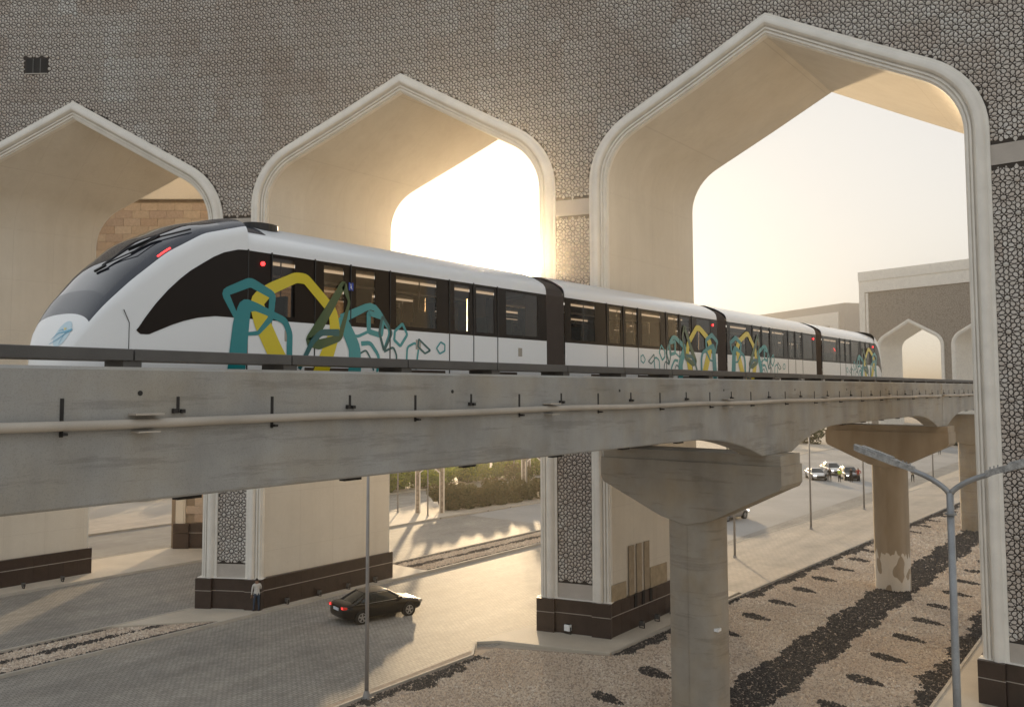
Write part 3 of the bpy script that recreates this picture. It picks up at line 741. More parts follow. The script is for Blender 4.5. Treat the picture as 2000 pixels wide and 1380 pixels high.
ART = [
    ([(12.78, 13.55), (13.78, 13.97), (14.37, 13.35), (14.14, 12.9)], (.22, .08), 0, 'teal2'),
    ([(13.63, 13.75), (13.64, 13.31), (14.04, 13.24), (14.09, 13.67)], .13, 1, 'teal2'),
    ([(12.9, 13.32), (13.25, 13.16), (13.65, 13.32)], .07, 0, 'teal2'),
    ([(14.5, 13.36), (14.76, 13.56), (14.93, 13.3), (14.69, 13.01), (14.48, 13.15)], .075, 1, 'teal2'),
    ([(14.08, 13.7), (14.4, 13.32), (14.14, 12.88), (13.98, 13.3)], .075, 1, 'tealdk'),
    ([(13.4, 13.02), (13.69, 13.05), (13.99, 12.73), (13.9, 12.3)], (.11, .07), 0, 'teal2'),
    ([(14.90, 12.5), (14.93, 13.0), (15.2, 13.11), (15.34, 13.02), (15.24, 12.45)], .06, 0, 'teal2'),
    ([(15.34, 13.21), (15.77, 12.94), (15.57, 12.86), (15.31, 13.02)], .05, 1, 'tealdk'),
    ([(16.0, 13.0), (16.16, 13.17), (16.32, 13.11), (16.32, 12.95), (16.13, 12.87)], .045, 1, 'teal2'),
    ([(14.14, 12.86), (14.45, 12.98), (14.57, 12.77), (14.5, 12.4)], .055, 0, 'tealdk'),
    ([(13.1, 12.66), (13.55, 12.88), (13.69, 12.7), (13.8, 12.4)], .045, 0, 'tealdk'),
    ([(12.76, 13.60), (13.0, 13.25), (13.20, 12.9), (13.21, 12.5), (13.17, 11.9)], (.30, .42), 0, 'teal2'),
    ([(11.95, 12.05), (11.35, 12.2), (10.99, 12.70), (10.62, 13.35), (10.47, 13.76), (10.80, 14.05), (11.48, 14.36), (11.75, 14.36), (12.53, 13.71), (12.61, 13.27), (12.15, 12.2)], (.40, .40, .40, .40, .34, .25, .23, .23, .25, .30, .44), 0, 'yellow'),
    ([(9.73, 13.89), (10.32, 14.15), (10.88, 13.93), (10.84, 13.44), (10.53, 13.12), (10.19, 13.08)], (.16, .20, .17, .14, .085, .07), 1, 'teal'),
    ([(9.98, 11.9), (10.07, 12.8), (10.12, 13.3), (10.20, 13.66), (10.45, 13.66), (10.71, 13.58), (11.21, 13.41), (11.34, 13.15), (11.33, 12.2)], (.42, .40, .38, .30, .18, .15, .15, .15, .15), 0, 'teal'),
    ([(12.84, 14.36), (12.4, 13.72), (11.90, 13.02), (12.15, 12.95), (12.74, 13.12), (13.02, 13.95)], (.17, .22, .28, .22, .15, .075), 1, 'green'),
    ([(12.72, 13.24), (12.2, 13.22), (11.95, 13.0), (11.6, 12.4)], (.16, .1), 0, 'tealdk'),
]
def band(car, y0, y1, layout, sgn):
    # layout: list of (a,b) window spans; everything else is dark panel
    edges = [y0] + [e for ab in layout for e in ab] + [y1]
    X = lambda z: TX + sgn * (1.57 - (z - 13.4) * .013)
    for i in range(len(edges) - 1):
        a, b = edges[i], edges[i + 1]
        if b - a < .02: continue
        if i % 2 == 0:
            V = [(X(13.4) + sgn * .002, a, 13.4), (X(13.4) + sgn * .002, b, 13.4), (X(14.8) + sgn * .002, b, 14.8), (X(14.8) + sgn * .002, a, 14.8)]
            mesh('band_panel', V, [(0, 1, 2, 3) if sgn > 0 else (3, 2, 1, 0)], M['band'], car)
        else:
            z0, z1 = 13.50, 14.72
            V = [(X(z0) - sgn * .01, a, z0), (X(z0) - sgn * .01, b, z0), (X(z1) - sgn * .01, b, z1), (X(z1) - sgn * .01, a, z1)]
            mesh('window', V, [(0, 1, 2, 3) if sgn > 0 else (3, 2, 1, 0)], M['glass'], car)
            for zz0, zz1 in ((13.4, z0), (z1, 14.8)):
                V = [(X(zz0) + sgn * .002, a, zz0), (X(zz0) + sgn * .002, b, zz0), (X(zz1) + sgn * .002, b, zz1), (X(zz1) + sgn * .002, a, zz1)]
                mesh('window_rail', V, [(0, 1, 2, 3) if sgn > 0 else (3, 2, 1, 0)], M['band'], car)
def train_car(y0, y1, nose, wins, seams, label):
    car = empty('car', (TX, (y0 + y1) / 2, BT)); car.parent = train; car.matrix_parent_inverse = Matrix.Translation(-Vector(train.location)); car['label'] = label
    ys = [y0, y1]
    half = LOW; m = MB()
    for sgn in (-1, 1):
        V = [(TX + sgn * x, y, z) for x, z in LOW for y in ys]
        m.add(V, [((2 * i, 2 * i + 1, 2 * i + 3, 2 * i + 2) if sgn < 0 else (2 * i, 2 * i + 2, 2 * i + 3, 2 * i + 1)) for i in range(len(LOW) - 1)])
    autosmooth(m.build('lower_body', M['white'], car), 30)
    m = MB(); sec_ = [(x, z) for x, z in ROOF] + [(-x, z) for x, z in reversed(ROOF[:-1])]
    V = [(TX + x, y, z) for x, z in sec_ for y in ys]
    m.add(V, [(2 * i, 2 * i + 2, 2 * i + 3, 2 * i + 1) for i in range(len(sec_) - 1)])
    autosmooth(m.build('roof', M['white'], car), 30)
    m = MB().box(TX - 1.5, TX + 1.5, y0, y1, 12.78, 12.9).box(TX - 1.5, TX + 1.5, y0, y1, 14.86, 14.93)
    for ye in ((y0, y1) if nose is None else ((y1,) if nose < 0 else (y0,))):
        for xs in ((-1.5, -.8), (.8, 1.5)): m.box(TX + xs[0], TX + xs[1], ye - .04, ye + .04, 12.9, 14.9)
    m.build('interior_shell', M['interior'], car)
    for sx in (.25,): MB().box(TX + sx - .06, TX + sx + .06, y0 + .6, y1 - .6, 14.80, 14.845).build('cabin_light', M['led'], car)
    for k, yy in enumerate(np.arange(y0 + 1.1, y1 - .8, 1.15)):
        if k % 3 == 2: continue
        for sx in (-1.18, 1.18): MB().box(TX + sx - .28, TX + sx + .28, yy, yy + .45, 13.25, 13.33).box(TX + sx - .28, TX + sx + .28, yy - .06, yy + .02, 13.25, 13.95).build('seat', M['seat'], car)
        MB().tube([(TX + .45, yy + .6, 12.9), (TX + .45, yy + .6, 14.86)], .018, 6).build('grab_pole', M['chrome'], car)
    for sgn in (1, -1): band(car, y0, y1, wins, sgn)
    for yy in seams:
        for sgn in (-1, 1): MB().box(TX + sgn * 1.57 - .008, TX + sgn * 1.57 + .010, yy - .014, yy + .014, 12.0, 14.82).build('door_seam', M['black'], car)
    # skirt gaps: their shade and brackets put in as plain dark boxes
    for yy in np.arange(y0 + 1.5, y1 - 1.6, 3.1):
        MB().box(TX + 1.3, TX + 1.573, yy, yy + 1.5, 11.75, 12.44).build('shaded_skirt_gap', M['rubber'], car)
        MB().box(TX - 1.573, TX - 1.3, yy, yy + 1.5, 11.75, 12.44).build('shaded_skirt_gap', M['rubber'], car)
    return car
def nose(car, mir):
    f = lambda y: y if mir is None else mir - y
    Ys = list(np.linspace(6.98, 7.45, 13)) + list(np.linspace(7.52, 10.25, 34)); angs = [R(90) * i / 18 for i in range(19)]
    V = []; rows = []
    for Y in Ys:
        row = []
        w_ = side_w(Y); zs = smooth_interp(Y, YK, ZSH); half = []
        for t in (0, .08, .25, .5, .75): 
            zb = 11.5; z = zb + (zs - zb) * t; xx = w_ * (.86 if t == 0 else (.96 if t == .08 else 1.0)); half.append((xx, z))
        for a in angs: half.append(section(Y, a))
        full = half + [(-x, z) for x, z in reversed(half[:-1])]
        for x, z in full: row.append(len(V)); V.append((TX + x, f(Y), z))
        rows.append(row)
    F = []; mi = []; n = len(rows[0]); nh = 5
    for j, (r0, r1) in enumerate(zip(rows[:-1], rows[1:])):
        for i in range(n - 1):
            q = (r0[i], r0[i + 1], r1[i + 1], r1[i]); F.append(q if mir is None else q[::-1])
            Y = (Ys[j] + Ys[j + 1]) / 2; i2 = min(i, n - 2 - i); mid = 0
            aidx = i2 - nh
            if aidx >= 4 and Y > 7.27:
                mid = 2 if (Y < 7.55 or aidx < 7 or Y > 9.75) else 1
            mi.append(mid)
    F.append(tuple(rows[0][::-1]) if mir is None else tuple(rows[0])); mi.append(0)
    o = mesh('nose_shell', V, F, [M['white'], M['screen'], M['navy']], car, False, mi); autosmooth(o, 45)
    # dark quarter windows, both sides
    sail_b = [(7.985, 13.05), (8.05, 12.985), (8.21, 12.985), (8.37, 13.06), (8.63, 13.18), (8.87, 13.27), (9.16, 13.35), (9.53, 13.405), (10.25, 13.40)]
    sail_t = [(7.985, 13.06), (8.03, 13.12), (8.14, 13.30), (8.32, 13.56), (8.55, 13.84), (8.78, 14.07), (8.99, 14.25), (9.24, 14.42), (9.47, 14.57), (9.71, 14.69), (10.03, 14.785), (10.25, 14.80)]
    for sgn in (1, -1):
        V = []; ys = np.linspace(7.985, 10.25, 60)
        for Y in ys:
            for tab, in ((sail_b,), (sail_t,)):
                z = float(np.interp(Y, [p[0] for p in tab], [p[1] for p in tab])); V.append((TX + sgn * (side_w(Y) + .006), f(Y), z))
        F = [(2 * i, 2 * i + 2, 2 * i + 3, 2 * i + 1) for i in range(len(ys) - 1)]
        mesh('quarter_window', V, F, M['band'], car)
    # shut line of the nose cap
    m = MB(); pts = []
    for z in np.linspace(11.8, 13.42, 8): pts.append((TX + side_w(7.86) + .002, f(7.86 - max(0, z - 13.2) * .5), z))
    m.tube(pts, .008, 5); m.build('nose_seam', M['black'], car)
    for sgn in (1, -1):
        p0 = [section(Y, R(24)) for Y in (8.40, 8.52, 8.64)]
        MB().tube([(TX + sgn * (x - .004), f(Y), z + .0) for (x, z), Y in zip(p0, (8.40, 8.52, 8.64))], .020, 6).build('tail_lamp', M['red'], car)
    def sp(Y, a, off=.03):
        x, z = section(Y, R(abs(a) if a <= 90 else 180 - a)); s_ = 1 if a <= 90 else -1
        return (TX + s_ * x, f(Y - off * .6), z + off)
    if mir is None:
        MB().tube([sp(7.85, 78, .05), sp(8.2, 66, .07), sp(8.65, 50, .07)], .02, 6).tube([sp(7.85, 78, .05), sp(8.2, 54, .06), sp(8.65, 50, .07)], .013, 6).tube([sp(8.2, 66, .04), sp(8.65, 50, .04), sp(9.15, 36, .04)], .018, 6).tube([sp(7.78, 84, .03), sp(7.86, 74, .04)], .028, 8).build('wiper', M['black'], car)
        # emblem printed on the nose: found by casting onto the shell
        from mathutils.bvhtree import BVHTree
        bv = BVHTree.FromPolygons([v.co[:] for v in o.data.vertices], [p.vertices[:] for p in o.data.polygons])
        def cast(x, z, off):
            h = bv.ray_cast(Vector((x, 4, z)), Vector((0, 1, 0)))
            return None if h[0] is None else h[0] + (h[1] if h[1].y < 0 else -h[1]) * off
        cx, cz = TX + .42, 12.98
        M['logo_bg'] = gloss('emblem_pale_blue', (.50, .68, .78), .3, .3); M['logo_b'] = gloss('emblem_blue', (.06, .36, .55), .3, .3); M['logo_y'] = gloss('emblem_yellow', (.75, .60, .12), .3, .3)
        n = 28; V = [cast(cx, cz, .006)]; 
        for k in range(n):
            an = 2 * math.pi * k / n; u, v = .26 * math.cos(an), .235 * math.sin(an); V.append(cast(cx + u * .95 + v * .35, cz + v - u * .1, .006))
        if all(v is not None for v in V): mesh('emblem', V, [(0, 1 + k, 1 + (k + 1) % n) for k in range(n)], M['logo_bg'], car)
        def swoosh(pts, wd, mat):
            L, Rr, _ = stroke(pts, wd, False); V = [cast(cx + p[0], cz + p[1], .011) for p in L + Rr]; n = len(L)
            if all(v is not None for v in V): mesh('emblem_stroke', V, [(i, i + 1, n + i + 1, n + i) for i in range(n - 1)], mat, car)
        swoosh([(-.34, -.10), (-.16, .02), (.06, .03), (.30, .07)], (.012, .035), M['logo_b'])
        swoosh([(-.36, -.18), (-.10, -.10), (.12, .0), (.28, .05)], (.01, .018), M['logo_b'])
        swoosh([(.02, -.19), (.06, -.06), (.12, .04)], (.012, .02), M['logo_b'])
        swoosh([(-.16, .05), (-.07, .09), (.0, .06)], (.01, .02), M['logo_b'])
        swoosh([(.0, .11), (.04, .08), (.08, .10)], (.03, .03), M['logo_y'])
def art(car, mirror, lo=9.0, hi=16.6):
    for i, (pts, wd, cl, mt) in enumerate(ART): decal('pentagon_print', pts, wd, bool(cl), M[mt], car, .004 + .0006 * i, mirror)
def red_lamp(car, Y): MB().tube([(TX + 1.565, Y, 14.56), (TX + 1.60, Y, 14.56)], .045, 12).build('marker_lamp', M['red'], car)
def notice(car, Y, z=13.08): MB().box(TX + 1.57, TX + 1.578, Y - .09, Y + .09, z - .12, z + .12).build('notice_plate', M['pipe'], car)
c1 = train_car(10.25, 20.95, -1, [(10.89, 11.47), (12.28, 12.86), (13.24, 13.83), (14.55, 16.0), (16.72, 17.33), (17.62, 18.4), (18.95, 20.5)], [10.27, 10.86, 12.02, 13.07, 14.34, 16.51, 17.5, 18.55], 'leading car with sloping dark windscreen and round emblem')
nose(c1, None); art(c1, None); red_lamp(c1, 10.62); notice(c1, 15.33, 13.07); notice(c1, 19.6, 13.02); notice(c1, 11.3, 13.1)
MB().box(TX + 1.572, TX + 1.58, 13.00, 13.14, 14.22, 14.40).build('access_sign', gloss('sign_blue', (.02, .06, .42), .4, .2), c1)
MB().box(TX + 1.572, TX + 1.58, 12.82, 12.94, 14.24, 14.36).build('door_notice', M['pipe'], c1)
MB().box(TX + 1.5805, TX + 1.583, 13.055, 13.085, 14.27, 14.33).box(TX + 1.5805, TX + 1.583, 13.05, 13.075, 14.345, 14.37).box(TX + 1.5805, TX + 1.583, 13.075, 13.105, 14.25, 14.265).build('access_symbol', M['white'], c1)
V = [(TX + x, y, z + .006) for x, z in ROOF[4:] + [(-a, b) for a, b in reversed(ROOF[4:-1])] for y in (10.25, 10.9)]
mesh('roof_fairing', V, [(2 * i, 2 * i + 2, 2 * i + 3, 2 * i + 1) for i in range(len(V) // 2 - 1)], M['navy'], c1)
m = MB()
m.prism([(TX + .62 + .30 * math.cos(2 * math.pi * k / 24), 11.25 + .42 * math.sin(2 * math.pi * k / 24)) for k in range(24)], 15.38, 15.58); m.build('roof_vent', M['black'], c1)
c2 = train_car(21.95, 33.35, None, [(22.3, 23.7), (24.65, 25.4), (25.75, 26.5), (26.9, 28.3), (28.95, 29.7), (30.0, 30.75), (31.4, 32.7)], [24.47, 25.57, 26.6, 28.75, 29.85, 30.95], 'second car with the print at its far end')
art(c2, ('m', 43.1)); red_lamp(c2, 32.9)
c3 = train_car(34.35, 45.95, None, [(34.7, 36.4), (37.3, 38.1), (38.4, 39.2), (39.6, 41.1), (41.9, 42.6), (42.9, 43.6), (44.0, 45.4)], [37.15, 38.25, 39.3, 41.7, 42.75, 43.8], 'third car with the print at its near end')
art(c3, ('t', 24.9)); red_lamp(c3, 45.5)
NM = 67.6
c4 = train_car(46.95, NM - 10.25, 1, [(47.3, 49.5), (50.3, 51.0), (51.3, 52.0), (52.4, 53.8), (54.5, 55.2), (55.5, 56.2)], [50.1, 51.15, 52.2, 54.2, 55.35, 56.4], 'rear car with the print at its end')
nose(c4, NM); art(c4, ('m', NM)); red_lamp(c4, NM - 10.62)
for a, b in ((20.95, 21.95), (33.35, 34.35), (45.95, 46.95)):
    g = MB(); n = 12
    prof = [(1.50, 11.7), (1.535, 12.2), (1.535, 14.8), (1.45, 15.02), (1.2, 15.22), (.6, 15.44), (0, 15.5)]; full = prof + [(-x, z) for x, z in reversed(prof[:-1])]
    V = []; L = 25
    for k in range(L):
        y = a - .02 + (b - a + .04) * k / (L - 1); ins = .0 if k % 2 else .035
        for x, z in full: V.append((TX + x * (1 - ins / 1.5), y, z - (ins if z > 14.9 else 0)))
    q = len(full); g.add(V, [(k * q + i, k * q + i + 1, (k + 1) * q + i + 1, (k + 1) * q + i) for k in range(L - 1) for i in range(q - 1)])
    g.build('gangway_bellows', M['rubber'], train)

# ------------------------------------------------------------------ stone building behind the left arch
SB = np.array([-57.45, 35.04]); SA = R(39.65); su = np.array([math.cos(SA), math.sin(SA)]); sn_ = np.array([math.sin(SA), -math.cos(SA)])
def sfr(u, d, z): p = SB + su * u + sn_ * d; return (p[0], p[1], z)
stone = empty('stone_building', (SB[0], SB[1], 0), 'tan and pink stone block building seen through the left arch', 'building')
M['stone_back'] = pmat('stone_joint', (.34, .27, .20), .9)
def m_block():
    m = NT('stone_block'); oi = m.n('ShaderNodeObjectInfo'); p = m.pos()
    c = m.ramp(oi.outputs['Random'], [(0, (.40, .29, .22)), (.3, (.46, .37, .29)), (.6, (.50, .41, .32)), (.85, (.42, .33, .27)), (1, (.55, .47, .38))])
    c = m.mix(c, m.ramp(m.noise(p, 6, 4), [(.3, (.88, .88, .88)), (.7, (1.08, 1.08, 1.08))]), 1, 'MULTIPLY'); m.color(c); m.bump(m.noise(p, 30, 4), .2, .01); return m.set(Roughness=.85)
M['block'] = m_block()
m = MB()
ap = [(-.45 - 7.4 + 7.4 * math.cos(R(a)), 14.5 + 6.6 * math.sin(R(a)) ** 1.1) for a in range(0, 181, 12)]
poly = [(-.45, 0)] + ap + [(ap[-1][0], 0), (-30, 0), (-30, 26.3), (9, 26.3), (9, 0)]
m.prism(poly, -3.0, -.06, fr=lambda a, b, h: sfr(a, h, b)); m.build('wall_core', M['stone_back'], stone)
bme = MB().box(0, 1.29, -.08, .0, 0, .59).v
def in_wall(u, z):
    if z < 2.0 or z + .59 > 26.35: return False
    if u + 1.3 > 8 or u < -30: return False
    um = u + .65
    if -15.3 < um < -.5:
        if z < 14.5: return False
        k = (um + 7.85) / 7.5
        if abs(k) < 1 and z < 14.5 + 6.9 * math.sqrt(1 - k * k): return False
    if -.1 < um < .0: return False
    return True
blk = bpy.data.meshes.new('stone'); 
bm_ = MB().box(0, 1.28, -.06, .0, 0, .585); blk.from_pydata(bm_.v, [], bm_.f); blk.materials.append(M['block'])
cnt = 0; row = 0; z = 2.05
rotm = Matrix.Rotation(SA, 4, 'Z')
while z < 26.3:
    u = -9.1 + (.65 if row % 2 else 0) - .0
    while u < 5:
        if in_wall(u, z) and (z > 19 or .2 < u < 3.2) and (u > -.4 or z > 17):
            o = bpy.data.objects.new('stone', blk); link(o, stone); p = SB + su * u - sn_ * .0
            o.matrix_basis = Matrix.Translation((p[0], p[1], z)) @ rotm; cnt += 1
        u += 1.3
    z += .6; row += 1
MB().box(-30, 9, -3, .25, 26.3, 26.75, fr=sfr).box(-30, 9, -3, .12, 26.75, 29.5, fr=sfr).build('cornice', M['cream'], stone)
MB().box(-.10, .62, -.3, .10, 1.95, 15, fr=sfr).box(0.02, .5, -.3, .16, 1.95, 15, fr=sfr).build('jamb_trim', M['cream'], stone)
for z0, z1 in ((0, 1.25), (1.29, 1.95)):
    MB().box(-.2, .95, -.4, .30, z0, z1, fr=sfr).build('plinth_tile', M['plinth'], stone); MB().box(.95, 7, -.4, .14, z0, z1, fr=sfr).build('plinth_tile', M['plinth'], stone)
MB().box(-.19, 7, -.4, .13, 1.25, 1.29, fr=sfr).build('grout_strip', M['grout'], stone)

# ------------------------------------------------------------------ far gate and far wing beyond the big arch
FG = np.array([-49.6, 229.6]); FA = R(-18); fu = np.array([math.cos(FA), math.sin(FA)]); fn = np.array([math.sin(FA), -math.cos(FA)])
def ffr(u, d, z): p = FG + fu * u + fn * d; return (p[0], p[1], z)
far = empty('far_gateway', (FG[0], FG[1], 0), 'distant grey gateway with pale frame and pointed arches beyond the big arch', 'gateway')
M['far_screen'] = NT('far_screen').mat
def m_far():
    m = NT('far_lattice_screen'); p = m.pos(); v = m.n('ShaderNodeTexVoronoi'); v.feature = 'DISTANCE_TO_EDGE'; v.inputs['Scale'].default_value = 2.3; m.l(p, v.inputs['Vector'])
    m.color(m.ramp(v.outputs['Distance'], [(.05, (.22, .19, .16)), (.16, (.36, .315, .27))])); return m.set(Roughness=.85)
M['far_screen'] = m_far()
fa = [dict(c=0.0, hw=8.52), dict(c=18.8, hw=8.52), dict(c=37.6, hw=8.52)]
us = set(np.round(np.arange(-13, 52.01, 1.0), 3))
for a in fa:
    for k in (-1, 1):
        us.add(a['c'] + k * (a['hw'] - .4)); us.add(a['c'])
        for i in range(7): us.add(round(a['c'] + k * (a['hw'] - 3.7 + 3.3 * math.cos(T61 * i / 6)), 4))
us = sorted(us)
for nm, dd, rev, mt in (('front_wall', 0, False, M['far_screen']), ('back_wall', -9.7, True, M['cream'])):
    V = []; F = []
    for s0, s1 in zip(us[:-1], us[1:]):
        mm = (s0 + s1) / 2; ina = [a for a in fa if abs(mm - a['c']) < a['hw'] - .4]; zz = []
        for s in (s0, s1): zz.append(arch_z(ina[0], min(abs(s - ina[0]['c']), ina[0]['hw'] - .4 - 1e-6), .4) if ina else 0)
        b = len(V); V += [ffr(s0, dd, zz[0]), ffr(s1, dd, zz[1]), ffr(s1, dd, 41), ffr(s0, dd, 41)]; F.append((b, b + 1, b + 2, b + 3))
    mesh(nm, V, F, mt, far)
for a in fa:
    V = []; F = []; rows = []
    for o_, d in [(0, 0), (0, .3), (.35, .4), (.7, .25), (.86, .05), (.86, -9.7)]:
        pth = arch_path(a, o_, 0); rows.append(range(len(V), len(V) + len(pth))); V += [ffr(q[0], d, q[1]) for q in pth]
    for r0, r1 in zip(rows[:-1], rows[1:]):
        for i in range(len(r0) - 1): F.append((r0[i], r0[i + 1], r1[i + 1], r1[i]))
    mesh('arch_moulding', V, F, M['mould'], far)
MB().box(-13, 52, -9.7, .5, 39.6, 42, fr=ffr).box(-12.6, 52, -.2, .42, 36.6, 39.0, fr=ffr).box(-12.6, 52, -.2, .3, 39.0, 39.6, fr=ffr).box(-12.6, -11.3, -.2, .42, 0, 36.6, fr=ffr).box(-11.1, -10.5, -.2, .3, 0, 36.4, fr=ffr).box(-13.0, -12.6, -9.7, .2, 0, 39.6, fr=ffr).build('pale_frame', M['mould'], far)
wing = empty('far_wing', (-86, 306, 0), 'low distant wing with recessed pale frame left of the far gateway', 'building')
WP = np.array([-86.0, 306.0]); wu = np.array([-37., 27.]); wu /= np.linalg.norm(wu); wn = np.array([-wu[1], wu[0]]) * -1
if wn[1] > 0: wn = -wn
def wfr(u, d, z): p = WP + wu * u + wn * d; return (p[0], p[1], z)
MB().box(0, 60, -22, 0, 0, 41.3, fr=wfr).build('block', M['plain'], wing)
MB().box(3, 60, 0, .5, 33.8, 38.4, fr=wfr).box(3, 7.4, 0, .5, 0, 33.8, fr=wfr).build('pale_frame', M['mould'], wing)
MB().box(8.4, 60, 0, .35, 31.5, 33.2, fr=wfr).box(8.4, 10, 0, .35, 0, 31.5, fr=wfr).build('inner_frame', M['mould'], wing)
MB().box(11, 60, 0, .1, 0, 31, fr=wfr).build('recess_panel', M['cream'], wing)

# ------------------------------------------------------------------ street lamps
def lamp(name, X, Y, H, r0, r1, mat, lmat, label, group=None, arm=.86, lum=1.08, det=True):
    r = empty(name, (X, Y, 0), label, 'street lamp', group)
    MB().box(X - .22, X + .22, Y - .22, Y + .22, 0.0, .05).tube([(X, Y, .05), (X, Y, .3)], [r0 * 1.9, r0 * 1.1], 12).build('base_plate', mat, r)
    MB().tube([(X, Y, .05), (X, Y, H * .5), (X, Y, H)], [r0, (r0 + r1) / 2, r1], 14).build('pole', mat, r, True)
    MB().tube([(X, Y, H - .46), (X, Y, H - .42)], r1 * 1.6, 14).build('collar', mat, r)
    for sg in (-1, 1):
        pts = [(X, Y, H - .05)]
        for k in range(1, 9):
            t = k / 8; pts.append((X + sg * (.06 + (arm - .06) * t) * (1 if t > 0 else 0) * min(1, .25 + t), Y, H + (.12 + .40 * t) * (1 - (1 - t) ** 2.6)))
        MB().tube(pts, r1 * .82, 10).build('arm', mat, r, True)
        x0, z0 = pts[-1][0], pts[-1][2]; sl_ = .36
        f = lambda u, v, h: (x0 + sg * (u - .18), Y + v, z0 + sl_ * (u - .18) + h)
        m = MB()
        poly = [(-.02, -.05), (.30, -.095), (.36, -.15), (lum, -.17), (lum + .12, -.10), (lum + .12, .10), (lum, .17), (.36, .15), (.30, .095), (-.02, .05)]
        m.prism(poly, -.07, .06, fr=f)
        if det: m.prism([(.4, -.10), (lum - .05, -.11), (lum - .05, .11), (.4, .10)], .06, .10, fr=f)
        m.build('luminaire', lmat, r)
        if det:
            m = MB()
            for k in range(3): m.prism([(.06 + .07 * k, -.012), (.08 + .07 * k, -.012), (.08 + .07 * k, .012), (.06 + .07 * k, .012)], .06, .11, fr=f)
            m.prism([(.42, -.09), (lum - .08, -.10), (lum - .08, .10), (.42, .09)], -.08, -.069, fr=f); m.build('clamp_bolts', M['galv'], r)
    return r
lamp('street_lamp', -3.72, 20.4, 9.78, .088, .07, M['galv'], M['lumin'], 'near galvanised street lamp with two weathered arms at the right')
LL = [(23.24, 'slim grey street lamp standing by the black sedan'), (58.04, 'slim grey street lamp just right of the nearest pier'), (73.7, 'slim grey street lamp left of the far parked cars'), (88.95, 'slim grey street lamp right of the far standing people'), (118.3, 'slim grey street lamp behind the peeling pier, farthest along the sidewalk')]
for i, (Y, lb) in enumerate(LL):
    X = -24.5 + (Y - 23) * .012 if i else -24.52
    lamp('street_lamp', X, Y, 9.3, .085, .055, M['lamp_grey'], M['lamp_grey'], lb, 'lamps along the right sidewalk', .9, .8, False)
for X, Y, lb in ((-57.4, 58.3, 'thin lamp pole left of the small patterned portal'), (-53.7, 58.5, 'thin lamp pole in front of the small patterned portal'), (-62, 83, 'thin lamp pole beside the yellow green hedge'), (-53.6, 74.0, 'thin lamp pole by the farther small portal')):
    lamp('street_lamp', X, Y, 9.0, .075, .05, M['lamp_grey'], M['lamp_grey'], lb, 'lamps behind the middle arch', .8, .7, False)
# ------------------------------------------------------------------ small uplights along the piers
UP = [(-53.0, 22.3, 'floodlight by the far left pier, nearer one'), (-53.0, 24.6, 'floodlight by the far left pier, farther one'), (-38.02, 30.0, 'first floodlight along the left pier, nearest the standing man'), (-38.02, 32.3, 'second floodlight along the left pier'), (-38.02, 34.5, 'third floodlight along the left pier'), (-38.02, 36.7, 'fourth floodlight along the left pier, farthest'), (-20.72, 38.3, 'first floodlight by the slotted wall of the middle pier'), (-20.72, 39.9, 'second floodlight by the slotted wall of the middle pier'), (-20.72, 41.6, 'third floodlight by the slotted wall of the middle pier')]
def flood(X, Y, label, mat, big=1.0, rz=0):
    r = empty('floodlight', (X, Y, .13), label, 'floodlight', 'floodlights on the pier pavements')
    b = .13; k = big
    MB().box(X - .10 * k, X + .10 * k, Y - .07 * k, Y + .07 * k, b + .10 * k, b + .30 * k, bev=.03).build('housing', mat, r)
    MB().box(X - .12 * k, X - .10 * k, Y - .03, Y + .03, b, b + .22 * k).box(X + .10 * k, X + .12 * k, Y - .03, Y + .03, b, b + .22 * k).box(X - .12 * k, X + .12 * k, Y - .03, Y + .03, b, b + .02).build('bracket', M['iron'], r)
    MB().box(X - .085 * k, X + .085 * k, Y - .055 * k, Y + .055 * k, b + .301 * k, b + .308 * k).build('lens', M['carglass'], r)
for X, Y, lb in UP: flood(X, Y, lb, M['steel_dk'], 1.15)
flood(-23.0, 35.1, 'white floodlight at the front foot of the middle pier', M['white'], 1.5)

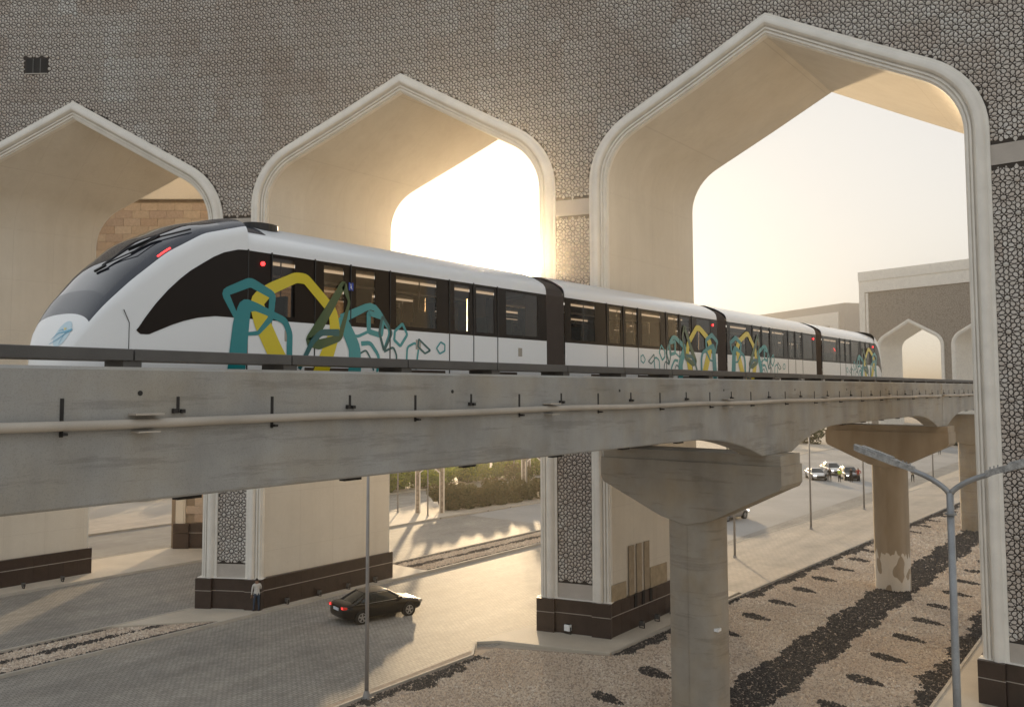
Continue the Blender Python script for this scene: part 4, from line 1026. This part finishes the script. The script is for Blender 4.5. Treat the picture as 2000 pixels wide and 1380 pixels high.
# ------------------------------------------------------------------ cars
def sedan(name, loc, rz, paint, label, group=None, parts=True, suv=0.0, lights=False):
    r = empty(name, (0, 0, 0), label, 'car', group)
    st = [(-2.40, .66, .86, .45), (-2.36, .80, .97, .34), (-2.22, .87, 1.035, .26), (-1.85, .905, 1.05, .21), (-1.3, .915, 1.02, .2), (-.5, .92, .985, .2), (.3, .92, .97, .2), (.95, .915, .965, .2), (1.35, .905, .93, .2), (1.8, .88, .865, .22), (2.12, .83, .78, .25), (2.32, .72, .68, .30), (2.40, .55, .60, .36)]
    V = []; F = []
    def ring(hw, zt, zb):
        h = [(0, zb), (hw * .80, zb), (hw * .95, zb + .06), (hw, zb + .28), (hw * .995, (zb + zt) / 2 + .12), (hw * .955, zt - .10), (hw * .88, zt - .025), (hw * .6, zt + .012), (0, zt + .03)]
        return h + [(-a, b) for a, b in reversed(h[1:-1])]
    for x, hw, zt, zb in st:
        for a, b in ring(hw, zt + suv * .12, zb): V.append((x, a, b))
    n = 16
    for i in range(len(st) - 1):
        for k in range(n): F.append((i * n + k, i * n + (k + 1) % n, (i + 1) * n + (k + 1) % n, (i + 1) * n + k))
    F += [tuple(range(n - 1, -1, -1)), tuple(range((len(st) - 1) * n, len(st) * n))]
    b = mesh('body', V, F, paint, r); autosmooth(b, 50); sb = b.modifiers.new('s', 'SUBSURF'); sb.levels = sb.render_levels = 1
    # greenhouse: stations (x, halfwidth, z); glass side rings with body coloured roof
    H = 1.47 + suv * .30; zb_ = .97 + suv * .12
    base = [(-1.98 + suv * -.1, .62), (-1.70, .80), (-.6, .835), (.4, .83), (1.0, .79), (1.22, .60)]
    top = [(-1.02 - suv * .75, .46), (-.86 - suv * .7, .585), (-.4, .615), (.0, .61), (.28, .585), (.40, .45)]
    lv = [0, .35, .7, 1.0]; V = []
    for t in lv:
        for (bx, bw), (tx, tw) in zip(base, top):
            e = t; x = bx + (tx - bx) * e; wv = bw + (tw - bw) * (t ** 1.5); z = zb_ + (H - .05 - zb_) * (t if t < 1 else 1); V.append((x, wv, z))
        for (bx, bw), (tx, tw) in reversed(list(zip(base, top))):
            x = bx + (tx - bx) * t; wv = bw + (tw - bw) * (t ** 1.5); z = zb_ + (H - .05 - zb_) * t; V.append((x, -wv, z))
    n = 12; F = [(l * n + k, l * n + (k + 1) % n, (l + 1) * n + (k + 1) % n, (l + 1) * n + k) for l in range(3) for k in range(n)]
    g = mesh('windows', V, F, M['carglass'], r); autosmooth(g, 40)
    # roof
    rv = V[3 * n:]; cx = np.mean([p[0] for p in rv]); V2 = []
    for k, z in ((1.02, H - .075), (1.0, H - .03), (.72, H), ):
        V2 += [(cx + (p[0] - cx) * k, p[1] * k, z) for p in rv]
    V2.append((cx, 0, H + .012)); F2 = [(l * n + i, l * n + (i + 1) % n, (l + 1) * n + (i + 1) % n, (l + 1) * n + i) for l in range(2) for i in range(n)] + [(2 * n + i, 2 * n + (i + 1) % n, 3 * n) for i in range(n)]
    autosmooth(mesh('roof', V2, F2, paint, r), 50)
    # pillars
    for sy in (-1, 1):
        for bi, wd in ((0, .05), (1, .085), (2, .05), (4, .055)):
            pts = []
            for t in (0, .35, .7, 1.0):
                (bx, bw), (tx, tw) = base[bi], top[bi]; pts.append((bx + (tx - bx) * t, sy * (bw + (tw - bw) * t ** 1.5 + .004), zb_ + (H - .06 - zb_) * t))
            MB().tube(pts, wd * .55, 6).build('pillar', paint, r)
    if parts:
        m = MB()
        for sy in (-1, 1):
            m.tube([(-1.72, sy * .845, zb_ + .015), (-.6, sy * .865, zb_ + .01), (.4, sy * .862, zb_ + .01), (1.02, sy * .82, zb_ + .01)], .013, 6)
            m.tube([(base[1][0] + (top[1][0] - base[1][0]) * t, sy * (base[1][1] + (top[1][1] - base[1][1]) * t ** 1.5 + .03), zb_ + (H - .08 - zb_) * t) for t in (0, .35, .7, 1)] + [(-.4, sy * .64, H - .075), (.3, sy * .61, H - .085), (.6, sy * .70, H - .24), (1.02, sy * .82, zb_ + .02)], .011, 6)
        m.build('window_trim', M['chrome'], r)
        for sy in (-1, 1):
            m = MB(); m.box(.78, .92, sy * .86 - (.02 if sy > 0 else .16), sy * .86 + (.16 if sy > 0 else .02), zb_ - .02, zb_ + .12); m.build('mirror', paint, r)
    for sy in (-1, 1):
        MB().box(-2.405, -2.2, min(sy * .50, sy * .83), max(sy * .50, sy * .83), .83 + suv * .1, .94 + suv * .1, bev=.02).build('tail_light', M['redlens'], r)
        if lights: MB().tube([(-2.40, sy * .66, .88), (-2.412, sy * .66, .88)], .05, 10).build('brake_bulb', M['red'], r)
        MB().box(2.08, 2.33, min(sy * .46, sy * .80), max(sy * .46, sy * .80), .60, .74, bev=.03).build('headlight', M['head'] if (group and 'far' in group and sy < 0) else M['chrome'], r)
    MB().box(-2.425, -2.39, -.26, .26, .70, .84).build('number_plate', M['plate'], r)
    MB().box(2.30, 2.42, -.48, .48, .34, .62).build('grille', M['black'], r)
    for wx in (-1.40, 1.42):
        for sy in (-1, 1):
            MB().tube([(wx, sy * .70, .34), (wx, sy * .928, .34)], .385, 24).build('wheel_arch', M['black'], r)
            wh = MB(); wh.tube([(wx, sy * .72, .33), (wx, sy * .74, .33), (wx, sy * .93, .33), (wx, sy * .945, .33)], [.29, .325, .325, .30], 24); wo_ = wh.build('wheel', M['tyre'], r)
            m = MB(); m.tube([(wx, sy * .945, .33), (wx, sy * .95, .33)], .07, 12)
            for k in range(5):
                an = 2 * math.pi * k / 5 + .3; c, s = math.cos(an), math.sin(an); px, pz = -s, c
                m.prism([(wx + c * .03 + px * .035, .33 + s * .03 + pz * .035), (wx + c * .225 + px * .05, .33 + s * .225 + pz * .05), (wx + c * .225 - px * .05, .33 + s * .225 - pz * .05), (wx + c * .03 - px * .035, .33 + s * .03 - pz * .035)], sy * .944, sy * .953, fr=lambda a, b_, h: (a, h, b_))
            ring_ = [(wx + .235 * math.cos(2 * math.pi * k / 24), .33 + .235 * math.sin(2 * math.pi * k / 24)) for k in range(24)]
            ring2 = [(wx + .20 * math.cos(2 * math.pi * k / 24), .33 + .20 * math.sin(2 * math.pi * k / 24)) for k in range(24)]
            V = [(a, sy * .955, b_) for a, b_ in ring_ + ring2]; m.add(V, [(k, (k + 1) % 24, 24 + (k + 1) % 24, 24 + k) for k in range(24)]); m.build('rim', M['rim'], wo_)
    r.location = loc; r.rotation_euler = (0, 0, rz); return r
sedan('sedan_car', (-32.75, 31.75, .006), R(76), M['carblack'], 'shiny black sedan with red tail lights driving on the paved road', None, True, 0, True)
sedan('parked_car', (-31.9, 75.4, .012), R(80), M['carsilver'], 'silver sedan partly hidden behind the nearest pier', 'far cars on the plaza')
sedan('parked_car', (-36.7, 115.6, .012), R(-58), M['carwhite'], 'pale sedan with a lit headlight, leftmost of the far cars', 'far cars on the plaza', False)
sedan('parked_car', (-37.0, 123.5, .012), R(-55), M['carwhite'], 'white car standing behind the other far cars', 'far cars on the plaza', False, .5)
sedan('parked_car', (-33.3, 118.2, .012), R(-60), M['cardark'], 'dark grey utility car, rightmost of the far cars', 'far cars on the plaza', False, .6)

# ------------------------------------------------------------------ people
def clothmat(n, c): return pmat(n, c, .85, .12, 12, fine=0)
SKIN = pmat('skin', (.26, .15, .095), .6, .05, 8, fine=0); HAIR = pmat('hair', (.012, .010, .009), .7, .1, 8, fine=0); SHOE = pmat('shoe', (.015, .014, .014), .6, .1, 8, fine=0)
def person(loc, rz, top, leg, label, pose='stand', h=1.74, long=False, group=None):
    k = h / 1.74
    sk = {}
    hipL, hipR = (.10, 0, .92), (-.10, 0, .92)
    st = .10 if pose != 'walk' else .08
    J = [('pel', (0, 0, .95), .135, None), ('wai', (0, .005, 1.10), .125, 'pel'), ('che', (0, .0, 1.30), .15, 'wai'), ('nck', (0, -.005, 1.475), .062, 'che'), ('hd0', (0, .02, 1.56), .085, 'nck'), ('hd1', (0, .025, 1.66), .092, 'hd0'), ('hd2', (0, .015, 1.73), .05, 'hd1')]
    fy = {'stand': (.03, -.03), 'walk': (.22, -.22), 'lean': (.0, .10)}.get(pose, (.02, -.02))
    for sg, nm, dy in ((1, 'L', fy[0]), (-1, 'R', fy[1])):
        J += [('hip' + nm, (sg * .10, 0, .88), .098, 'pel'), ('kne' + nm, (sg * .115, dy * .6 + .02, .49), .066, 'hip' + nm), ('ank' + nm, (sg * .12, dy, .10), .042, 'kne' + nm), ('hel' + nm, (sg * .12, dy + .03, .045), .045, 'ank' + nm), ('toe' + nm, (sg * .13, dy + .19, .035), .036, 'hel' + nm)]
        J += [('sho' + nm, (sg * .195, 0, 1.405), .068, 'che')]
        up = {'stand': ((.25, .0, 1.12), (.26, .06, .87)), 'walk': ((.25, -.08 * sg, 1.13), (.25, .05 - .12 * sg, .90)), 'lean': ((.25, .06, 1.14), (.10, .26, 1.30)), 'phone': ((.24, .12, 1.16), (.07, .30, 1.42)), 'hips': ((.33, -.08, 1.17), (.18, .05, .98)), 'cross': ((.26, .05, 1.15), (-.02, .20, 1.18)), 'point': ((.27, .05, 1.18), (.12, .22, 1.05))}[pose if not (pose == 'lean' and sg < 0) else 'stand']
        if pose == 'point' and sg < 0: up = ((.42, .16, 1.32), (.62, .30, 1.40))
        e, wv = up; E_ = (sg * e[0], e[1], e[2]); W_ = (sg * wv[0], wv[1], wv[2])
        d = Vector(W_) - Vector(E_); d.normalize(); hd = Vector(W_) + d * .085
        J += [('elb' + nm, E_, .045, 'sho' + nm), ('wri' + nm, W_, .031, 'elb' + nm), ('pal' + nm, tuple(hd), .030, 'wri' + nm)]
        side = d.cross(Vector((0, 1, .2))).normalized()
        for fi in range(4):
            off = side * (.027 - .018 * fi); ln = (.075, .085, .08, .06)[fi]
            J += [('f%d' % fi + nm, tuple(hd + d * .035 + off), .0095, 'pal' + nm), ('g%d' % fi + nm, tuple(hd + d * (.035 + ln * .8) + off + Vector((0, .012, 0))), .008, 'f%d' % fi + nm)]
        J += [('th' + nm, tuple(Vector(W_) + d * .05 + side * .045), .011, 'wri' + nm), ('ti' + nm, tuple(Vector(W_) + d * .10 + side * .06), .009, 'th' + nm)]
    idx = {j[0]: i for i, j in enumerate(J)}
    me = bpy.data.meshes.new('p'); me.from_pydata([tuple(c * k for c in j[1]) for j in J], [(idx[j[0]], idx[j[3]]) for j in J if j[3]], [])
    tmp = bpy.data.objects.new('tmp', me); COL.objects.link(tmp)
    sm = tmp.modifiers.new('Skin', 'SKIN'); sm.use_smooth_shade = True
    for i, j in enumerate(J):
        sv = me.skin_vertices[0].data[i]; rr = j[2] * k; sv.radius = (rr * (1.18 if j[0] in ('che', 'wai', 'pel') else 1), rr * (.85 if j[0] in ('che', 'wai', 'pel') else 1)); sv.use_root = (i == 0)
    ss_ = tmp.modifiers.new('Sub', 'SUBSURF'); ss_.levels = ss_.render_levels = 1
    dg = bpy.context.evaluated_depsgraph_get(); ev = tmp.evaluated_get(dg); bm_e = bpy.data.meshes.new_from_object(ev)
    bpy.data.objects.remove(tmp)
    for mt in (top, leg, SKIN, HAIR, SHOE): bm_e.materials.append(mt)
    hands = [Vector(j[1]) * k for j in J if j[0][:3] in ('pal',)]; wr = [Vector(j[1]) * k for j in J if j[0][:3] == 'wri']
    for p in bm_e.polygons:
        c = p.center; z = c.z / k
        if any((c - h_).length < .125 * k for h_ in hands): mi = 2
        elif z < .085: mi = 4
        elif z > 1.60 and (c.y < .055 or z > 1.69): mi = 3
        elif z > 1.47: mi = 2
        elif z > .93 or (abs(c.x) > .17 * k and z > .8) or long and z > .25: mi = 0
        else: mi = 1
        p.material_index = mi; p.use_smooth = True
    o = bpy.data.objects.new('person', bm_e); COL.objects.link(o); o.location = loc; o.rotation_euler = (0, 0, rz)
    return tag(o, label, 'person', group)
WHT = clothmat('white_cotton', (.62, .60, .57)); JEAN = clothmat('blue_denim', (.045, .065, .10)); BLK = clothmat('black_cloth', (.012, .012, .014)); HIV = clothmat('hi_vis_vest', (.45, .62, .06)); RED = clothmat('red_cloth', (.38, .03, .02)); GRY = clothmat('pale_grey_cloth', (.42, .42, .43)); TAN = clothmat('beige_cloth', (.50, .44, .33))
person((-37.99, 27.95, .13), R(70), WHT, JEAN, 'man in a white shirt and jeans standing at the left pier corner', 'lean', 1.76)
GP = 'people standing by the far cars'
person((-34.75, 113.6, .012), R(170), GRY, BLK, 'person in a pale top and dark trousers, leftmost of the far group', 'stand', 1.72, False, GP)
person((-34.2, 113.2, .012), R(200), BLK, BLK, 'person all in black beside the pale topped person', 'phone', 1.78, False, GP)
person((-33.2, 113.9, .012), R(160), HIV, BLK, 'person in a bright yellow vest among the far group', 'hips', 1.76, False, GP)
person((-32.0, 114.6, .012), R(190), BLK, BLK, 'person in a long black coat before the dark utility car', 'point', 1.76, True, GP)
person((-31.5, 115.9, .012), R(180), RED, BLK, 'person in a red top and black trousers, rightmost of the far group', 'hips', 1.76, False, GP)
person((-26.0, 119.8, .012), R(190), TAN, BLK, 'person in a beige top standing alone behind the peeling pier', 'cross', 1.76)
person((-32.6, 171.0, .012), R(180), BLK, BLK, 'tiny dark figure far down the road past the pier', 'stand', 1.76)

# ------------------------------------------------------------------ planting and small portals
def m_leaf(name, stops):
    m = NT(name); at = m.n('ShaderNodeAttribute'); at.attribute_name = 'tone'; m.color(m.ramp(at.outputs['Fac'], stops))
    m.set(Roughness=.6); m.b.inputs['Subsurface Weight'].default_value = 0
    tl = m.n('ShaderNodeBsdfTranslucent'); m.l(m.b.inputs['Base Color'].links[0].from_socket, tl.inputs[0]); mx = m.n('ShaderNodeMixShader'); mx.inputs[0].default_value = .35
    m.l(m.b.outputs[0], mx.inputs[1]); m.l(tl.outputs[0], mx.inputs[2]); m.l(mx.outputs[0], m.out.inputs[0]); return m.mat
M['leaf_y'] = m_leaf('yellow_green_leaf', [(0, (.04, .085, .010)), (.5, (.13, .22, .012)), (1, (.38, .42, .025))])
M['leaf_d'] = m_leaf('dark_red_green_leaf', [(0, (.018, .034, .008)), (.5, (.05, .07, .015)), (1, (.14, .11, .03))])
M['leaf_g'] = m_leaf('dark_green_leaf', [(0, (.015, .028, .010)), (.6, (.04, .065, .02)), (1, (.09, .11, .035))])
M['bark'] = pmat('bark', (.06, .045, .03), .9, .2, 8)
def shrub(c, rx, ry, h, n, mat, label, group, leaf=.11):
    r = empty('shrub', (c[0], c[1], 0), label, 'shrub', group)
    ncl = 16; cl = np.stack([rng.uniform(-.8, .8, ncl) * rx, rng.uniform(-.8, .8, ncl) * ry, rng.uniform(.12, .82, ncl) * h], 1); cr = rng.uniform(.25, .45, ncl)
    k = rng.integers(0, ncl, n); d = rng.normal(0, 1, (n, 3)); d /= np.linalg.norm(d, axis=1)[:, None]; rad = rng.uniform(.55, 1.05, n) ** .5
    sp = np.array([rx * .75, ry * .75, h * .5]); P_ = cl[k] + d * rad[:, None] * cr[k][:, None] * sp * 1.25; P_[:, 2] = np.abs(P_[:, 2])
    P_ += np.array([c[0], c[1], .02])
    a = rng.normal(0, 1, (n, 3)); a /= np.linalg.norm(a, axis=1)[:, None]; b = np.cross(a, rng.normal(0, 1, (n, 3))); b /= np.linalg.norm(b, axis=1)[:, None]
    s = leaf * rng.uniform(.6, 1.4, n)[:, None]
    V = np.stack([P_ - a * s, P_ + b * s * .45, P_ + a * s, P_ - b * s * .45], 1).reshape(-1, 3); F = np.arange(n * 4).reshape(-1, 4)
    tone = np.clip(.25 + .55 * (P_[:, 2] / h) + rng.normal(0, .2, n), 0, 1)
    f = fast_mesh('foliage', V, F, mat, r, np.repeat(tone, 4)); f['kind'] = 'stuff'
    m = MB()
    for q in range(5):
        e = cl[q]; m.tube([(c[0] + e[0] * .15, c[1] + e[1] * .15, 0), (c[0] + e[0] * .6, c[1] + e[1] * .6, e[2] * .6), (c[0] + e[0], c[1] + e[1], e[2])], [.05, .035, .015], 5)
    m.build('stems', M['bark'], r); return r
for i in range(8):
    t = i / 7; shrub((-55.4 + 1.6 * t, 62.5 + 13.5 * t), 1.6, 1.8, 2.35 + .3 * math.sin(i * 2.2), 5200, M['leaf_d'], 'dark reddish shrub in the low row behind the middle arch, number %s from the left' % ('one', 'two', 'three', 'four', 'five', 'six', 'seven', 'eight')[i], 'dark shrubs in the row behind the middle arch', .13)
ORD = ('first', 'second', 'third', 'fourth', 'fifth', 'sixth', 'seventh', 'eighth', 'ninth', 'tenth')
for i in range(10):
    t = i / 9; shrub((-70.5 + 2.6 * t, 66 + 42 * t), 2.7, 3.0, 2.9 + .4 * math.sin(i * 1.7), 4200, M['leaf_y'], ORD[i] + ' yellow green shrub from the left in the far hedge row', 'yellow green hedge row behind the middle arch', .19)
shrub((-60.5, 82), 1.7, 1.7, 3.0, 2500, M['leaf_d'], 'taller rounded brownish bush rising above the dark shrub row', None, .14)
for i in range(4):
    shrub((-88 + 2.0 * i, 44 + 5.2 * i), 2.4, 2.8, 2.2, 2200, M['leaf_g'], ORD[i] + ' dark shrub from the left seen under the beam through the left arch', 'dark shrubs beyond the left arch', .17)
for i in range(3):
    shrub((-52 - 2.5 * i, 128 + 9 * i), 3.0, 3.2, 3.0, 2200, M['leaf_g'], ORD[i] + ' dark green bush from the right behind the far plaza', 'bushes behind the plaza', .2)
for i in range(5):
    shrub((-70 + 9 * i, 185 + 4 * i), 4, 4, 4.0, 2000, M['leaf_g'], ORD[i] + ' bush from the left in the far row below the distant gateway', 'far bushes along the plaza edge', .28)
M['portal'] = m_far()
def portal(X, Y, rz, label):
    r = empty('portal', (X, Y, .1), label, 'portal', 'small patterned portals'); c, s = math.cos(rz), math.sin(rz)
    fr = lambda u, d, z: (X + u * c - d * s, Y + u * s + d * c, z)
    for u in (-1.15, 1.15): MB().box(u - .15, u + .15, -.18, .18, .1, 4.6, fr=fr).build('post', M['portal'], r)
    for u in (-.95, .95): MB().box(u - .05, u + .05, -.2, .2, .1, 3.95, fr=fr).build('jamb', M['mould'], r)
    for u in (-1.35, 1.35): MB().box(u - .05, u + .05, -.2, .2, .1, 4.6, fr=fr).build('edge_trim', M['mould'], r)
    MB().prism([(-.93, 4.6), (-.93, 3.95), (0, 4.75), (.93, 3.95), (.93, 4.6), (.93, 5.6), (-.93, 5.6)], -.25, .25, fr=lambda a, b, h: fr(a, h, b)).build('spandrel', M['portal'], r)
    MB().prism([(-.95, 3.85), (0, 4.65), (.95, 3.85), (.95, 4.0), (0, 4.8), (-.95, 4.0)], -.31, .31, fr=lambda a, b, h: fr(a, h, b)).build('arch_trim', M['mould'], r)
    MB().box(-1.52, 1.52, -.32, .32, 5.6, 5.9, fr=fr).build('cornice', M['mould'], r)
portal(-55.0, 60.2, R(40), 'small patterned portal with pointed arch at the left end of the dark shrubs')
portal(-53.6, 75.4, R(40), 'small patterned portal at the right end of the dark shrubs')
portal(-60.2, 85.5, R(40), 'small patterned portal standing behind the dark shrubs near the hedge')

# ------------------------------------------------------------------ dusty evening air
hz = MB().box(-2510, 2510, -610, 4010, -1, 47).build('haze', [])
hm = bpy.data.materials.new('haze'); hm.use_nodes = True; hn = hm.node_tree; hn.nodes.clear()
pv = hn.nodes.new('ShaderNodeVolumePrincipled'); pv.inputs['Color'].default_value = (1.0, .93, .82, 1); pv.inputs['Density'].default_value = .0008; pv.inputs['Anisotropy'].default_value = .955
ho = hn.nodes.new('ShaderNodeOutputMaterial'); hn.links.new(pv.outputs[0], ho.inputs['Volume'])
hz.data.materials.append(hm); tag(hz, 'thin warm dusty haze filling the air', 'haze', None, 'stuff')
